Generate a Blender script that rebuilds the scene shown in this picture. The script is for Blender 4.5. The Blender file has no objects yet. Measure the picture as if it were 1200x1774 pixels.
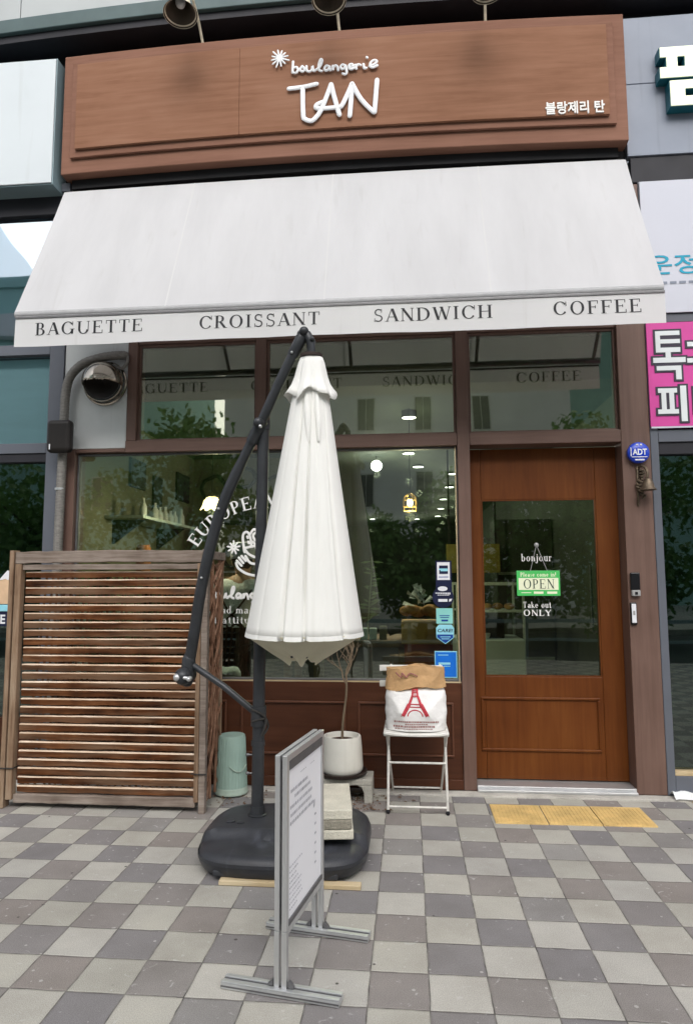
import bpy, bmesh, math, random
from mathutils import Vector, Matrix
R = math.radians
random.seed(7)
sc = bpy.context.scene
COL = sc.collection

# ------------------------------------------------------------------ camera, light, exposure
cam_d = bpy.data.cameras.new('camera')
cam = bpy.data.objects.new('camera', cam_d); COL.objects.link(cam)
cam_d.sensor_fit = 'HORIZONTAL'; cam_d.sensor_width = 36.0
cam_d.lens = 36.0 * 1160.0 / 1200.0
cam_d.clip_start = 0.05; cam_d.clip_end = 1000
YAW, PITCH, ROLL = 0.0912, 0.100, -0.0039
_f = Vector((-math.sin(YAW)*math.cos(PITCH), math.cos(YAW)*math.cos(PITCH), math.sin(PITCH)))
_r = Vector((math.cos(YAW), math.sin(YAW), 0)); _u = _r.cross(_f)
_r2 = _r*math.cos(ROLL)+_u*math.sin(ROLL); _u2 = _u*math.cos(ROLL)-_r*math.sin(ROLL)
cam.matrix_world = Matrix(((_r2.x,_u2.x,-_f.x,0.0),(_r2.y,_u2.y,-_f.y,-4.48),(_r2.z,_u2.z,-_f.z,1.36),(0,0,0,1)))
sc.camera = cam

w = bpy.data.worlds.new('World'); sc.world = w; w.use_nodes = True
nt = w.node_tree; nt.nodes.clear()
sky = nt.nodes.new('ShaderNodeTexSky'); sky.sky_type = 'NISHITA'; sky.sun_disc = False
sky.sun_elevation = R(42); sky.sun_rotation = R(172); sky.dust_density = 4.0; sky.air_density = 1.0; sky.ozone_density = 1.0
hs = nt.nodes.new('ShaderNodeHueSaturation'); hs.inputs['Saturation'].default_value = 0.30
bg = nt.nodes.new('ShaderNodeBackground'); bg.inputs['Strength'].default_value = 0.15
wo = nt.nodes.new('ShaderNodeOutputWorld')
nt.links.new(sky.outputs[0], hs.inputs['Color']); nt.links.new(hs.outputs[0], bg.inputs['Color']); nt.links.new(bg.outputs[0], wo.inputs[0])
sd = bpy.data.lights.new('sun', 'SUN'); sd.energy = 0.95; sd.angle = R(75); sd.color = (1.0, .97, .93)
so = bpy.data.objects.new('sun', sd); COL.objects.link(so); so.location = (-6, -10, 15)
_az = R(172); _el = R(42)
_to = Vector((math.sin(_az)*math.cos(_el), math.cos(_az)*math.cos(_el), math.sin(_el)))
so.rotation_euler = _to.to_track_quat('Z', 'Y').to_euler()
sc.view_settings.view_transform = 'Standard'; sc.view_settings.look = 'None'
sc.view_settings.gamma = 1.0; sc.view_settings.exposure = 0.74
sc.render.engine = 'CYCLES'
sc.cycles.use_denoising = True
sc.cycles.max_bounces = 8; sc.cycles.transparent_max_bounces = 16
sc.cycles.sample_clamp_indirect = 6.0
sc.cycles.caustics_reflective = False; sc.cycles.caustics_refractive = False

# ------------------------------------------------------------------ materials
M = {}
def lin(c):
    return tuple((x/255/12.92 if x/255 <= .04045 else ((x/255+.055)/1.055)**2.4) for x in c)
def newmat(name):
    m = bpy.data.materials.new(name); m.use_nodes = True
    t = m.node_tree; t.nodes.clear()
    out = t.nodes.new('ShaderNodeOutputMaterial'); M[name] = m
    return m, t, out
def N(t, typ, **kw):
    n = t.nodes.new(typ)
    for k, v in kw.items():
        if k.startswith('i_'): n.inputs[k[2:].replace('_', ' ')].default_value = v
        else: setattr(n, k, v)
    return n
def ramp(t, src, stops):
    r = t.nodes.new('ShaderNodeValToRGB')
    e = r.color_ramp.elements
    while len(e) < len(stops): e.new(0.5)
    for el, (p, c) in zip(e, stops): el.position = p; el.color = (*c, 1) if len(c) == 3 else c
    t.links.new(src, r.inputs[0]); return r
def mat(name, c, rough=.6, var=.18, scale=6, stretch=(1,1,1), bump=0, bscale=None, metal=0, spec=.3, c2=None, trans=0, speck=0, emit=0, coat=0, stain=0):
    """noise-varied principled material; c is linear"""
    m, t, out = newmat(name)
    p = N(t, 'ShaderNodeBsdfPrincipled'); L = t.links.new
    p.inputs['Roughness'].default_value = rough; p.inputs['Metallic'].default_value = metal
    p.inputs['Specular IOR Level'].default_value = spec
    if coat: p.inputs['Coat Weight'].default_value = coat; p.inputs['Coat Roughness'].default_value = .15
    g = N(t, 'ShaderNodeNewGeometry')
    mp = N(t, 'ShaderNodeMapping'); mp.inputs['Scale'].default_value = stretch
    L(g.outputs['Position'], mp.inputs[0])
    nz = N(t, 'ShaderNodeTexNoise', i_Scale=scale, i_Detail=6, i_Roughness=.6)
    L(mp.outputs[0], nz.inputs['Vector'])
    a = tuple(x*(1-var) for x in c); b = c2 if c2 else tuple(min(1, x*(1+var)) for x in c)
    r = ramp(t, nz.outputs['Fac'], [(.30, a), (.70, b)])
    colout = r.outputs[0]
    if stain:
        for sc_s, st_s, lo in ((2.6,(1,1,1),.66),(5.5,(3,1,.18),.60)):
            ms_ = N(t, 'ShaderNodeMapping'); ms_.inputs['Scale'].default_value = st_s; ms_.inputs['Location'].default_value = (3.1,1.7,.4); L(g.outputs['Position'], ms_.inputs[0])
            ns2 = N(t, 'ShaderNodeTexNoise', i_Scale=sc_s, i_Detail=5, i_Distortion=.5); L(ms_.outputs[0], ns2.inputs['Vector'])
            rs = ramp(t, ns2.outputs['Fac'], [(lo, (1,1,1)), (lo+.13, (1-stain,1-stain*1.05,1-stain*1.2))])
            mxs = N(t, 'ShaderNodeMix', data_type='RGBA', blend_type='MULTIPLY'); mxs.inputs[0].default_value = 1
            L(colout, mxs.inputs[6]); L(rs.outputs[0], mxs.inputs[7]); colout = mxs.outputs[2]
    if speck:
        n2 = N(t, 'ShaderNodeTexNoise', i_Scale=180, i_Detail=2); L(g.outputs['Position'], n2.inputs['Vector'])
        r2 = ramp(t, n2.outputs['Fac'], [(.3, (1-speck,)*3), (.7, (1+speck,)*3)])
        mx = N(t, 'ShaderNodeMix', data_type='RGBA', blend_type='MULTIPLY'); mx.inputs[0].default_value = 1
        L(colout, mx.inputs[6]); L(r2.outputs[0], mx.inputs[7]); colout = mx.outputs[2]
    L(colout, p.inputs['Base Color'])
    n3 = N(t, 'ShaderNodeTexNoise', i_Scale=scale*2.3, i_Detail=3); L(mp.outputs[0], n3.inputs['Vector'])
    mr = N(t, 'ShaderNodeMapRange'); mr.inputs['To Min'].default_value = max(.02, rough-.1); mr.inputs['To Max'].default_value = min(1, rough+.1)
    L(n3.outputs['Fac'], mr.inputs['Value']); L(mr.outputs[0], p.inputs['Roughness'])
    if bump:
        nb = N(t, 'ShaderNodeTexNoise', i_Scale=bscale or scale*4, i_Detail=5); L(mp.outputs[0], nb.inputs['Vector'])
        bp = N(t, 'ShaderNodeBump', i_Strength=bump, i_Distance=.01); L(nb.outputs['Fac'], bp.inputs['Height']); L(bp.outputs[0], p.inputs['Normal'])
    if emit:
        p.inputs['Emission Color'].default_value = (*c, 1); p.inputs['Emission Strength'].default_value = emit
    if trans:
        tr = N(t, 'ShaderNodeBsdfTranslucent'); L(colout, tr.inputs['Color'])
        ms = N(t, 'ShaderNodeMixShader'); ms.inputs[0].default_value = trans
        L(p.outputs[0], ms.inputs[1]); L(tr.outputs[0], ms.inputs[2]); L(ms.outputs[0], out.inputs[0])
    else: L(p.outputs[0], out.inputs[0])
    return m
def wood(name, cols, along='x', rough=.6, scale=5, patch=None, bump=.25, coat=0, spec=.35, fine=40):
    """grain stretched along one axis plus large patches"""
    m, t, out = newmat(name); L = t.links.new
    p = N(t, 'ShaderNodeBsdfPrincipled'); p.inputs['Roughness'].default_value = rough; p.inputs['Specular IOR Level'].default_value = spec
    if coat: p.inputs['Coat Weight'].default_value = coat; p.inputs['Coat Roughness'].default_value = .2
    g = N(t, 'ShaderNodeNewGeometry'); mp = N(t, 'ShaderNodeMapping')
    s = {'x': (.06,1,1), 'y': (1,.06,1), 'z': (1,1,.06)}[along]; mp.inputs['Scale'].default_value = s
    L(g.outputs['Position'], mp.inputs[0])
    n1 = N(t, 'ShaderNodeTexNoise', i_Scale=fine, i_Detail=6, i_Roughness=.65, i_Distortion=.4); L(mp.outputs[0], n1.inputs['Vector'])
    n2 = N(t, 'ShaderNodeTexNoise', i_Scale=scale, i_Detail=4); L(g.outputs['Position'], n2.inputs['Vector'])
    ma = N(t, 'ShaderNodeMath', operation='MULTIPLY_ADD'); ma.inputs[1].default_value = .55
    mb = N(t, 'ShaderNodeMath', operation='MULTIPLY'); mb.inputs[1].default_value = .45
    L(n2.outputs['Fac'], mb.inputs[0]); L(n1.outputs['Fac'], ma.inputs[0]); L(mb.outputs[0], ma.inputs[2])
    k = len(cols); r = ramp(t, ma.outputs[0], [(.33+.34*i/(k-1), c) for i, c in enumerate(cols)])
    co = r.outputs[0]
    if patch:
        n4 = N(t, 'ShaderNodeTexNoise', i_Scale=patch[1], i_Detail=5); mp2 = N(t, 'ShaderNodeMapping'); mp2.inputs['Scale'].default_value = patch[2] if len(patch) > 2 else (1,1,1)
        L(g.outputs['Position'], mp2.inputs[0]); L(mp2.outputs[0], n4.inputs['Vector'])
        r4 = ramp(t, n4.outputs['Fac'], [(.45, (0,0,0)), (.62, (1,1,1))])
        mx = N(t, 'ShaderNodeMix', data_type='RGBA'); L(r4.outputs[0], mx.inputs[0]); L(co, mx.inputs[6]); mx.inputs[7].default_value = (*patch[0], 1)
        n5 = N(t, 'ShaderNodeMix', data_type='RGBA', blend_type='MULTIPLY'); n5.inputs[0].default_value = .5
        r5 = ramp(t, n1.outputs['Fac'], [(.3, (.45,.45,.45)), (.65, (1.2,1.2,1.2))]); L(mx.outputs[2], n5.inputs[6]); L(r5.outputs[0], n5.inputs[7]); co = n5.outputs[2]
    L(co, p.inputs['Base Color'])
    bp = N(t, 'ShaderNodeBump', i_Strength=bump, i_Distance=.004); L(n1.outputs['Fac'], bp.inputs['Height']); L(bp.outputs[0], p.inputs['Normal'])
    L(p.outputs[0], out.inputs[0]); return m
def glass(name, f0, tint=(.75,.8,.76), gloss=(1,1,1), wav=.02):
    m, t, out = newmat(name); L = t.links.new
    tr = N(t, 'ShaderNodeBsdfTransparent'); tr.inputs[0].default_value = (*tint, 1)
    gl = N(t, 'ShaderNodeBsdfGlossy'); gl.inputs['Color'].default_value = (*gloss, 1); gl.inputs['Roughness'].default_value = 0.015
    fr = N(t, 'ShaderNodeFresnel'); fr.inputs['IOR'].default_value = 1.5
    ad = N(t, 'ShaderNodeMath', operation='ADD', use_clamp=True); ad.inputs[1].default_value = f0 - .04
    L(fr.outputs[0], ad.inputs[0])
    g = N(t, 'ShaderNodeNewGeometry'); nz = N(t, 'ShaderNodeTexNoise', i_Scale=1.3, i_Detail=1); L(g.outputs['Position'], nz.inputs['Vector'])
    bp = N(t, 'ShaderNodeBump', i_Strength=wav, i_Distance=.3); L(nz.outputs['Fac'], bp.inputs['Height']); L(bp.outputs[0], gl.inputs['Normal'])
    ms = N(t, 'ShaderNodeMixShader'); L(ad.outputs[0], ms.inputs[0]); L(tr.outputs[0], ms.inputs[1]); L(gl.outputs[0], ms.inputs[2]); L(ms.outputs[0], out.inputs[0])
    return m
def emis(name, c, s):
    m, t, out = newmat(name); e = N(t, 'ShaderNodeEmission'); e.inputs[0].default_value = (*c, 1); e.inputs[1].default_value = s
    t.links.new(e.outputs[0], out.inputs[0]); return m

def paver_mat():
    m, t, out = newmat('pavers'); L = t.links.new
    g = N(t, 'ShaderNodeNewGeometry'); sx = N(t, 'ShaderNodeSeparateXYZ')
    # a little wobble so that joints are not ruler-straight
    wn = N(t, 'ShaderNodeTexNoise', i_Scale=12, i_Detail=6); L(g.outputs['Position'], wn.inputs['Vector'])
    ws = N(t, 'ShaderNodeVectorMath', operation='SCALE'); ws.inputs['Scale'].default_value = .009; L(wn.outputs['Color'], ws.inputs[0])
    av = N(t, 'ShaderNodeVectorMath', operation='ADD'); L(g.outputs['Position'], av.inputs[0]); L(ws.outputs[0], av.inputs[1])
    L(av.outputs[0], sx.inputs[0])
    def axis(o, off):
        a = N(t, 'ShaderNodeMath', operation='ADD'); a.inputs[1].default_value = off; L(o, a.inputs[0])
        d = N(t, 'ShaderNodeMath', operation='MULTIPLY'); d.inputs[1].default_value = 5.0; L(a.outputs[0], d.inputs[0])
        f = N(t, 'ShaderNodeMath', operation='FLOOR'); L(d.outputs[0], f.inputs[0])
        fr = N(t, 'ShaderNodeMath', operation='FRACT'); L(d.outputs[0], fr.inputs[0])
        s = N(t, 'ShaderNodeMath', operation='SUBTRACT'); s.inputs[1].default_value = .5; L(fr.outputs[0], s.inputs[0])
        ab = N(t, 'ShaderNodeMath', operation='ABSOLUTE'); L(s.outputs[0], ab.inputs[0])
        return f.outputs[0], ab.outputs[0]
    fx, ax = axis(sx.outputs[0], .1465+20-.003); fy, ay = axis(sx.outputs[1], 2.201+20-.003)
    su = N(t, 'ShaderNodeMath', operation='ADD'); L(fx, su.inputs[0]); L(fy, su.inputs[1])
    md = N(t, 'ShaderNodeMath', operation='MODULO'); md.inputs[1].default_value = 2; L(su.outputs[0], md.inputs[0])   # 0 dark, 1 light
    cv = N(t, 'ShaderNodeCombineXYZ'); L(fx, cv.inputs[0]); L(fy, cv.inputs[1])
    wh = N(t, 'ShaderNodeTexWhiteNoise', noise_dimensions='2D'); L(cv.outputs[0], wh.inputs['Vector'])
    dark = ramp(t, wh.outputs['Value'], [(0, (.205,.196,.198)), (.35, (.222,.209,.205)), (.6, (.245,.220,.203)), (.85, (.240,.230,.222)), (1, (.29,.28,.265))])
    lite = ramp(t, wh.outputs['Value'], [(0, (.36,.35,.31)), (.5, (.41,.395,.35)), (.8, (.385,.375,.345)), (1, (.44,.425,.385))])
    mx = N(t, 'ShaderNodeMix', data_type='RGBA'); L(md.outputs[0], mx.inputs[0]); L(dark.outputs[0], mx.inputs[6]); L(lite.outputs[0], mx.inputs[7])
    # stone speckle and large stains
    n1 = N(t, 'ShaderNodeTexNoise', i_Scale=320, i_Detail=3); L(g.outputs['Position'], n1.inputs['Vector'])
    r1 = ramp(t, n1.outputs['Fac'], [(.3, (.70,.70,.70)), (.7, (1.28,1.28,1.28))])
    m1 = N(t, 'ShaderNodeMix', data_type='RGBA', blend_type='MULTIPLY'); m1.inputs[0].default_value = 1; L(mx.outputs[2], m1.inputs[6]); L(r1.outputs[0], m1.inputs[7])
    n2 = N(t, 'ShaderNodeTexNoise', i_Scale=3.2, i_Detail=7, i_Roughness=.65); L(g.outputs['Position'], n2.inputs['Vector'])
    r2 = ramp(t, n2.outputs['Fac'], [(.3, (.84,.83,.82)), (.55, (1,1,1)), (.75, (1.1,1.1,1.08))])
    m2 = N(t, 'ShaderNodeMix', data_type='RGBA', blend_type='MULTIPLY'); m2.inputs[0].default_value = 1; L(m1.outputs[2], m2.inputs[6]); L(r2.outputs[0], m2.inputs[7])
    # pale scuffs and dark spots
    n3 = N(t, 'ShaderNodeTexNoise', i_Scale=24, i_Detail=4, i_Distortion=1.2); L(g.outputs['Position'], n3.inputs['Vector'])
    r3 = ramp(t, n3.outputs['Fac'], [(.66, (0,0,0)), (.72, (.5,.5,.5))])
    m3 = N(t, 'ShaderNodeMix', data_type='RGBA'); L(r3.outputs[0], m3.inputs[0]); L(m2.outputs[2], m3.inputs[6]); m3.inputs[7].default_value = (.5,.5,.48,1)
    vo = N(t, 'ShaderNodeTexVoronoi', i_Scale=6.0); L(g.outputs['Position'], vo.inputs['Vector'])
    rv = ramp(t, vo.outputs['Distance'], [(.030, (1,1,1)), (.05, (0,0,0))])
    m4 = N(t, 'ShaderNodeMix', data_type='RGBA'); L(rv.outputs[0], m4.inputs[0]); L(m3.outputs[2], m4.inputs[6]); m4.inputs[7].default_value = (.07,.065,.06,1)
    vc_ = N(t, 'ShaderNodeTexVoronoi', i_Scale=34.0); L(g.outputs['Position'], vc_.inputs['Vector'])
    sp_ = N(t, 'ShaderNodeSeparateColor'); L(vc_.outputs['Color'], sp_.inputs[0])
    sz_ = N(t, 'ShaderNodeMapRange'); sz_.inputs['From Min'].default_value=.80; sz_.inputs['To Max'].default_value=.24; L(sp_.outputs[0], sz_.inputs['Value'])
    lt_ = N(t, 'ShaderNodeMath', operation='LESS_THAN'); L(vc_.outputs['Distance'], lt_.inputs[0]); L(sz_.outputs[0], lt_.inputs[1])
    fa_ = N(t, 'ShaderNodeMath', operation='MULTIPLY'); fa_.inputs[1].default_value=.55; L(lt_.outputs[0], fa_.inputs[0])
    m4b = N(t, 'ShaderNodeMix', data_type='RGBA'); L(fa_.outputs[0], m4b.inputs[0]); L(m4.outputs[2], m4b.inputs[6]); m4b.inputs[7].default_value=(.52,.51,.48,1)
    m4 = m4b
    # joints
    mxx = N(t, 'ShaderNodeMath', operation='MAXIMUM'); L(ax, mxx.inputs[0]); L(ay, mxx.inputs[1])
    rj = ramp(t, mxx.outputs[0], [(.484, (0,0,0)), (.494, (1,1,1))])
    nj = N(t, 'ShaderNodeTexNoise', i_Scale=14, i_Detail=2); L(g.outputs['Position'], nj.inputs['Vector'])
    rjc = ramp(t, nj.outputs['Fac'], [(.35, (.06,.055,.05)), (.65, (.2,.19,.17))])
    m5 = N(t, 'ShaderNodeMix', data_type='RGBA'); L(rj.outputs[0], m5.inputs[0]); L(m4.outputs[2], m5.inputs[6]); L(rjc.outputs[0], m5.inputs[7])
    p = N(t, 'ShaderNodeBsdfPrincipled', i_Roughness=.82); p.inputs['Specular IOR Level'].default_value = .3
    L(m5.outputs[2], p.inputs['Base Color'])
    inv = ramp(t, mxx.outputs[0], [(.46, (1,1,1)), (.495, (0,0,0))])
    tl = N(t, 'ShaderNodeMath', operation='MULTIPLY_ADD'); tl.inputs[1].default_value = .12; L(n1.outputs['Fac'], tl.inputs[0]); L(inv.outputs[0], tl.inputs[2])
    bp = N(t, 'ShaderNodeBump', i_Strength=.6, i_Distance=.004); L(tl.outputs[0], bp.inputs['Height']); L(bp.outputs[0], p.inputs['Normal'])
    L(p.outputs[0], out.inputs[0])
paver_mat()
wood('sign_wood', [(.205,.097,.056),(.26,.13,.080),(.305,.162,.105)], 'x', .75, 1.6, fine=30, bump=.12, spec=.1)
wood('sign_edge', [(.19,.094,.064),(.235,.120,.084),(.275,.145,.103)], 'x', .75, 1.5, fine=26, bump=.1, spec=.1)
wood('frame_wood', [(.105,.060,.046),(.14,.083,.065),(.175,.107,.085)], 'z', .5, 2, fine=25, bump=.1)
wood('frame_wood_h', [(.105,.060,.046),(.14,.083,.065),(.175,.107,.085)], 'x', .5, 2, fine=25, bump=.1)
wood('door_wood', [(.085,.022,.0035),(.122,.035,.0062),(.155,.050,.010)], 'z', .5, 2.2, fine=22, bump=.08, coat=.04, spec=.2)
wood('wainscot_wood', [(.048,.017,.009),(.078,.028,.014),(.11,.042,.022)], 'x', .4, 1.8, fine=14, bump=.06, coat=.04, spec=.25)
wood('slat_wood', [(.020,.007,.003),(.105,.037,.013),(.21,.088,.036)], 'x', .8, 7, ((.17,.10,.060), 1.7, (1,1,5)), fine=34, bump=.5, spec=.15)
wood('lit_edge_wood', [(.36,.24,.15),(.60,.46,.34),(.78,.66,.54)], 'x', .8, 5, fine=60, bump=.3)  # pale tone paints in the light caught by the slats' top edges
wood('grey_wood', [(.11,.08,.06),(.22,.175,.145),(.34,.29,.25)], 'x', .85, 5, fine=55, bump=.6)
wood('post_wood', [(.12,.065,.035),(.25,.165,.105),(.36,.27,.19)], 'z', .8, 4, fine=55, bump=.5)
wood('twig_wood', [(.10,.045,.025),(.24,.125,.075),(.40,.25,.17)], 'z', .85, 14, fine=50, bump=.5)
wood('plank_wood', [(.38,.28,.15),(.52,.41,.25),(.62,.52,.35)], 'x', .8, 4, fine=50, bump=.3)
wood('table_wood', [(.18,.11,.06),(.30,.20,.13),(.42,.30,.2)], 'x', .6, 4, fine=30, bump=.2)
mat('awning_cloth', (.675,.675,.69), .8, .06, 1.6, (2.2,1,.35), bump=.35, bscale=3.5, trans=.27, stain=.045, spec=.2)
mat('valance_cloth', (.79,.79,.795), .8, .03, 1.5, bump=.04, bscale=260, trans=.27, spec=.2, stain=.05)
mat('seam_cloth', (.71,.71,.715), .8, .05, 1.1, trans=.27, spec=.2)
mat('bar_grey', (.36,.36,.37), .6, .1, 20)
mat('canopy_cloth', (.90,.90,.87), .85, .05, 4, (1,1,.3), bump=.25, bscale=9, stain=.05, trans=.2, spec=.2)
mat('canopy_lining', (.88,.84,.68), .85, .06, 4, trans=.5, spec=.2)
mat('white_letter', (.84,.85,.87), .5, .03, 5)
mat('vinyl_white', (.80,.80,.78), .5, .05, 20)
mat('ink', (.022,.022,.026), .6, .3, 30)
mat('ink_back', (.22,.22,.20), .7, .2, 30)
mat('alu', (.60,.61,.62), .36, .10, 8, (1,1,.1), metal=.7)
mat('alu_dark', (.17,.17,.175), .5, .12, 12, metal=.6)
mat('umbrella_metal', (.040,.043,.048), .42, .2, 9, metal=.3, coat=.1)
mat('plastic_black', (.036,.038,.044), .38, .25, 5, bump=.12, bscale=240, speck=.12, stain=-.5)
mat('black_box', (.016,.013,.012), .45, .2, 8)
mat('white_panel', (.56,.58,.58), .4, .05, 3, stain=.15)
mat('chrome', (.52,.47,.40), .17, .1, 4, metal=1)
mat('chrome_dark', (.02,.017,.015), .5, .2, 6)
mat('conduit', (.21,.20,.185), .5, .25, 30, (1,1,3), bump=.5, bscale=60, metal=.15)
mat('grey_mullion', (.115,.125,.15), .4, .06, 3)
mat('dark_beam', (.022,.022,.028), .6, .2, 3)
mat('soffit_dark', (.016,.016,.018), .8, .2, 3)
mat('band_metal', (.075,.115,.118), .5, .12, 4)
mat('clad_white', (.43,.455,.46), .5, .05, 1.5)
mat('sign_alu_blue', (.235,.265,.33), .45, .08, 2, stain=.12)
mat('lightbox_face', (.62,.67,.70), .6, .03, 2, stain=.06)
mat('lightbox_side', (.22,.30,.33), .4, .08, 3)
mat('banner_white', (.56,.575,.65), .5, .03, 1.5)
mat('banner_pink', (.62,.07,.33), .5, .08, 4)
mat('letter_teal', (.01,.32,.48), .5, .08, 10)
mat('letter_cream', (.86,.90,.68), .4, .03, 10, emit=.25)  # letter faces brightened by a faint glow in the material
mat('letter_side', (.012,.12,.16), .4, .1, 10)
mat('letter_outline', (.045,.04,.06), .5, .1, 10)
mat('letter_grey', (.70,.74,.76), .5, .03, 10)
mat('lamp_cream', (.66,.60,.47), .55, .25, 14, bump=.1)
mat('lamp_inner', (.055,.042,.03), .6, .3, 10)
mat('bulb_grey', (.5,.5,.48), .3, .1, 10)
mat('concrete', (.40,.385,.34), .9, .2, 8, bump=.5, bscale=90, speck=.15)
mat('concrete_pale', (.55,.525,.44), .9, .12, 10, bump=.4, bscale=110, speck=.12)
mat('concrete_dark', (.28,.26,.21), .9, .18, 12, bump=.6, bscale=110, speck=.2)
mat('kerb_stone', (.46,.44,.40), .85, .25, 5, bump=.4, bscale=70, speck=.15)
mat('tactile_yellow', (.62,.43,.17), .8, .2, 7, bump=.3, bscale=120, speck=.1)
mat('asphalt', (.05,.05,.052), .9, .2, 4, bump=.4, bscale=80, speck=.3)
mat('pot_glaze', (.78,.76,.69), .35, .05, 6, bump=.05, bscale=40, stain=.12)
mat('soil', (.07,.035,.02), .95, .4, 40, bump=1, bscale=90)
mat('saucer_brown', (.035,.022,.018), .5, .3, 10)
mat('bucket_green', (.33,.46,.40), .5, .14, 7, (1,1,.3), bump=.1, bscale=40, stain=.3)
mat('bucket_edge', (.42,.52,.44), .5, .14, 14)
mat('chair_white', (.72,.71,.67), .4, .06, 15)
mat('steel_leg', (.66,.64,.60), .5, .15, 25)
mat('sack_white', (.84,.83,.82), .75, .04, 6, bump=.5, bscale=26)
mat('kraft', (.47,.29,.14), .8, .2, 9, bump=.7, bscale=26)
mat('print_red', (.50,.05,.07), .7, .35, 60)
mat('print_brown', (.30,.12,.11), .7, .25, 60)
mat('poster', (.90,.90,.93), .4, .02, 3)
mat('poster_ink', (.48,.48,.52), .6, .3, 40)
mat('alarm_blue', (.010,.05,.50), .3, .2, 10, coat=.3)
mat('bronze', (.13,.10,.07), .45, .4, 40, metal=.6)
mat('device_black', (.012,.012,.014), .25, .2, 10)
mat('device_grey', (.33,.33,.33), .4, .1, 10)
mat('open_green', (.06,.42,.10), .5, .06, 8, emit=.12)  # board brightened by a faint glow in its material, not a lamp
mat('open_cream', (.72,.74,.55), .5, .04, 8, emit=.08)  # same faint painted-in glow as the green board
mat('open_ink', (.02,.05,.03), .5, .1, 8)
mat('sticker_white', (.75,.76,.80), .4, .03, 8)
mat('sticker_navy', (.012,.016,.05), .4, .2, 8)
mat('sticker_mint', (.26,.62,.58), .4, .06, 8)
mat('sticker_blue', (.012,.16,.66), .35, .08, 5)
mat('sticker_sky', (.30,.66,.78), .4, .05, 8)
mat('sticker_deep', (.01,.06,.30), .4, .05, 8)
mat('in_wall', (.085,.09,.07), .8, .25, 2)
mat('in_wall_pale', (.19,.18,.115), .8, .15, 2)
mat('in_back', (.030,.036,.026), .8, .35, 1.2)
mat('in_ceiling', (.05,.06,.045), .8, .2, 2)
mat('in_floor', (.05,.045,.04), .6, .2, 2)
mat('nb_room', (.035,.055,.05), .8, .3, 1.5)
mat('nb_blind', (.72,.86,.88), .7, .06, 1.5, (1,1,6))
mat('box_ochre', (.72,.44,.13), .6, .1, 8)
mat('box_rust', (.38,.085,.045), .6, .15, 8)
mat('counter_pale', (.60,.66,.58), .6, .12, 3)
mat('counter_dark', (.035,.04,.035), .5, .2, 3)
mat('menu_yellow', (.34,.27,.06), .6, .2, 6)
mat('leaf_green', (.12,.24,.06), .55, .4, 30, trans=.25)
mat('leaf_pale', (.20,.30,.15), .6, .3, 30, trans=.2)
mat('stem_green', (.28,.36,.2), .6, .3, 30)
mat('bark', (.085,.058,.040), .9, .35, 18, (1,1,.2), bump=.8, bscale=50)
mat('bark_pale', (.20,.15,.10), .85, .3, 25, (1,1,.3), bump=.5, bscale=70)
mat('skin', (.50,.30,.21), .55, .1, 12)
mat('shirt', (.86,.89,.89), .8, .08, 7, bump=.35, bscale=16)
mat('apron', (.014,.014,.017), .8, .25, 7, bump=.2, bscale=16)
mat('cap_grey', (.46,.47,.54), .8, .1, 12)
mat('hair', (.012,.009,.008), .6, .3, 40)
mat('trousers', (.02,.02,.024), .8, .25, 7)
mat('shoe', (.03,.028,.026), .5, .2, 10)
mat('orange_tin', (.34,.12,.035), .5, .1, 10)
mat('bottle_white', (.55,.56,.50), .4, .1, 12)
mat('iron_dark', (.02,.018,.016), .6, .3, 12)
mat('bread', (.48,.27,.12), .8, .35, 20, bump=.4, bscale=30)
mat('film', (.72,.78,.78), .2, .3, 24, bump=.6, bscale=20)
mat('shade_cream', (.60,.50,.34), .6, .08, 12, trans=.3)
mat('gold_wire', (.42,.28,.09), .4, .15, 20, metal=.6)
mat('dry_leaf', (.14,.075,.04), .85, .45, 30)
mat('dry_leaf_pale', (.42,.33,.24), .85, .3, 30)
mat('napkin', (.78,.80,.80), .7, .04, 10)
mat('opp_grey', (.80,.81,.83), .8, .06, 1)
mat('opp_teal', (.36,.58,.54), .8, .08, 1)
mat('opp_white', (.62,.63,.62), .8, .06, 1)
mat('opp_window', (.035,.045,.055), .25, .2, 3)
mat('house_orange', (.68,.47,.30), .6, .12, 10)
mat('wire_dark', (.03,.028,.026), .6, .2, 10)
mat('moulding_wood', (.125,.05,.028), .42, .2, 12)
emis('lamp_white', (1.0,.96,.9), 14.0)
emis('lamp_warm', (1.0,.78,.42), 8.0)
glass('glass_shop', .115, (.74,.80,.73), (.95,1,.90), .006)
glass('glass_transom', .15, (.74,.80,.70), (1,1,.88), .006)
glass('glass_door', .10, (.62,.69,.61), (.95,1,.90), .006)
glass('glass_blue', .42, (.5,.6,.63), (.80,.90,.97), .008)
glass('glass_blind', .10, (.85,.93,.95), (.8,.93,.98), .008)
glass('glass_dark', .10, (.6,.68,.64), (.9,1,.95), .006)

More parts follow.
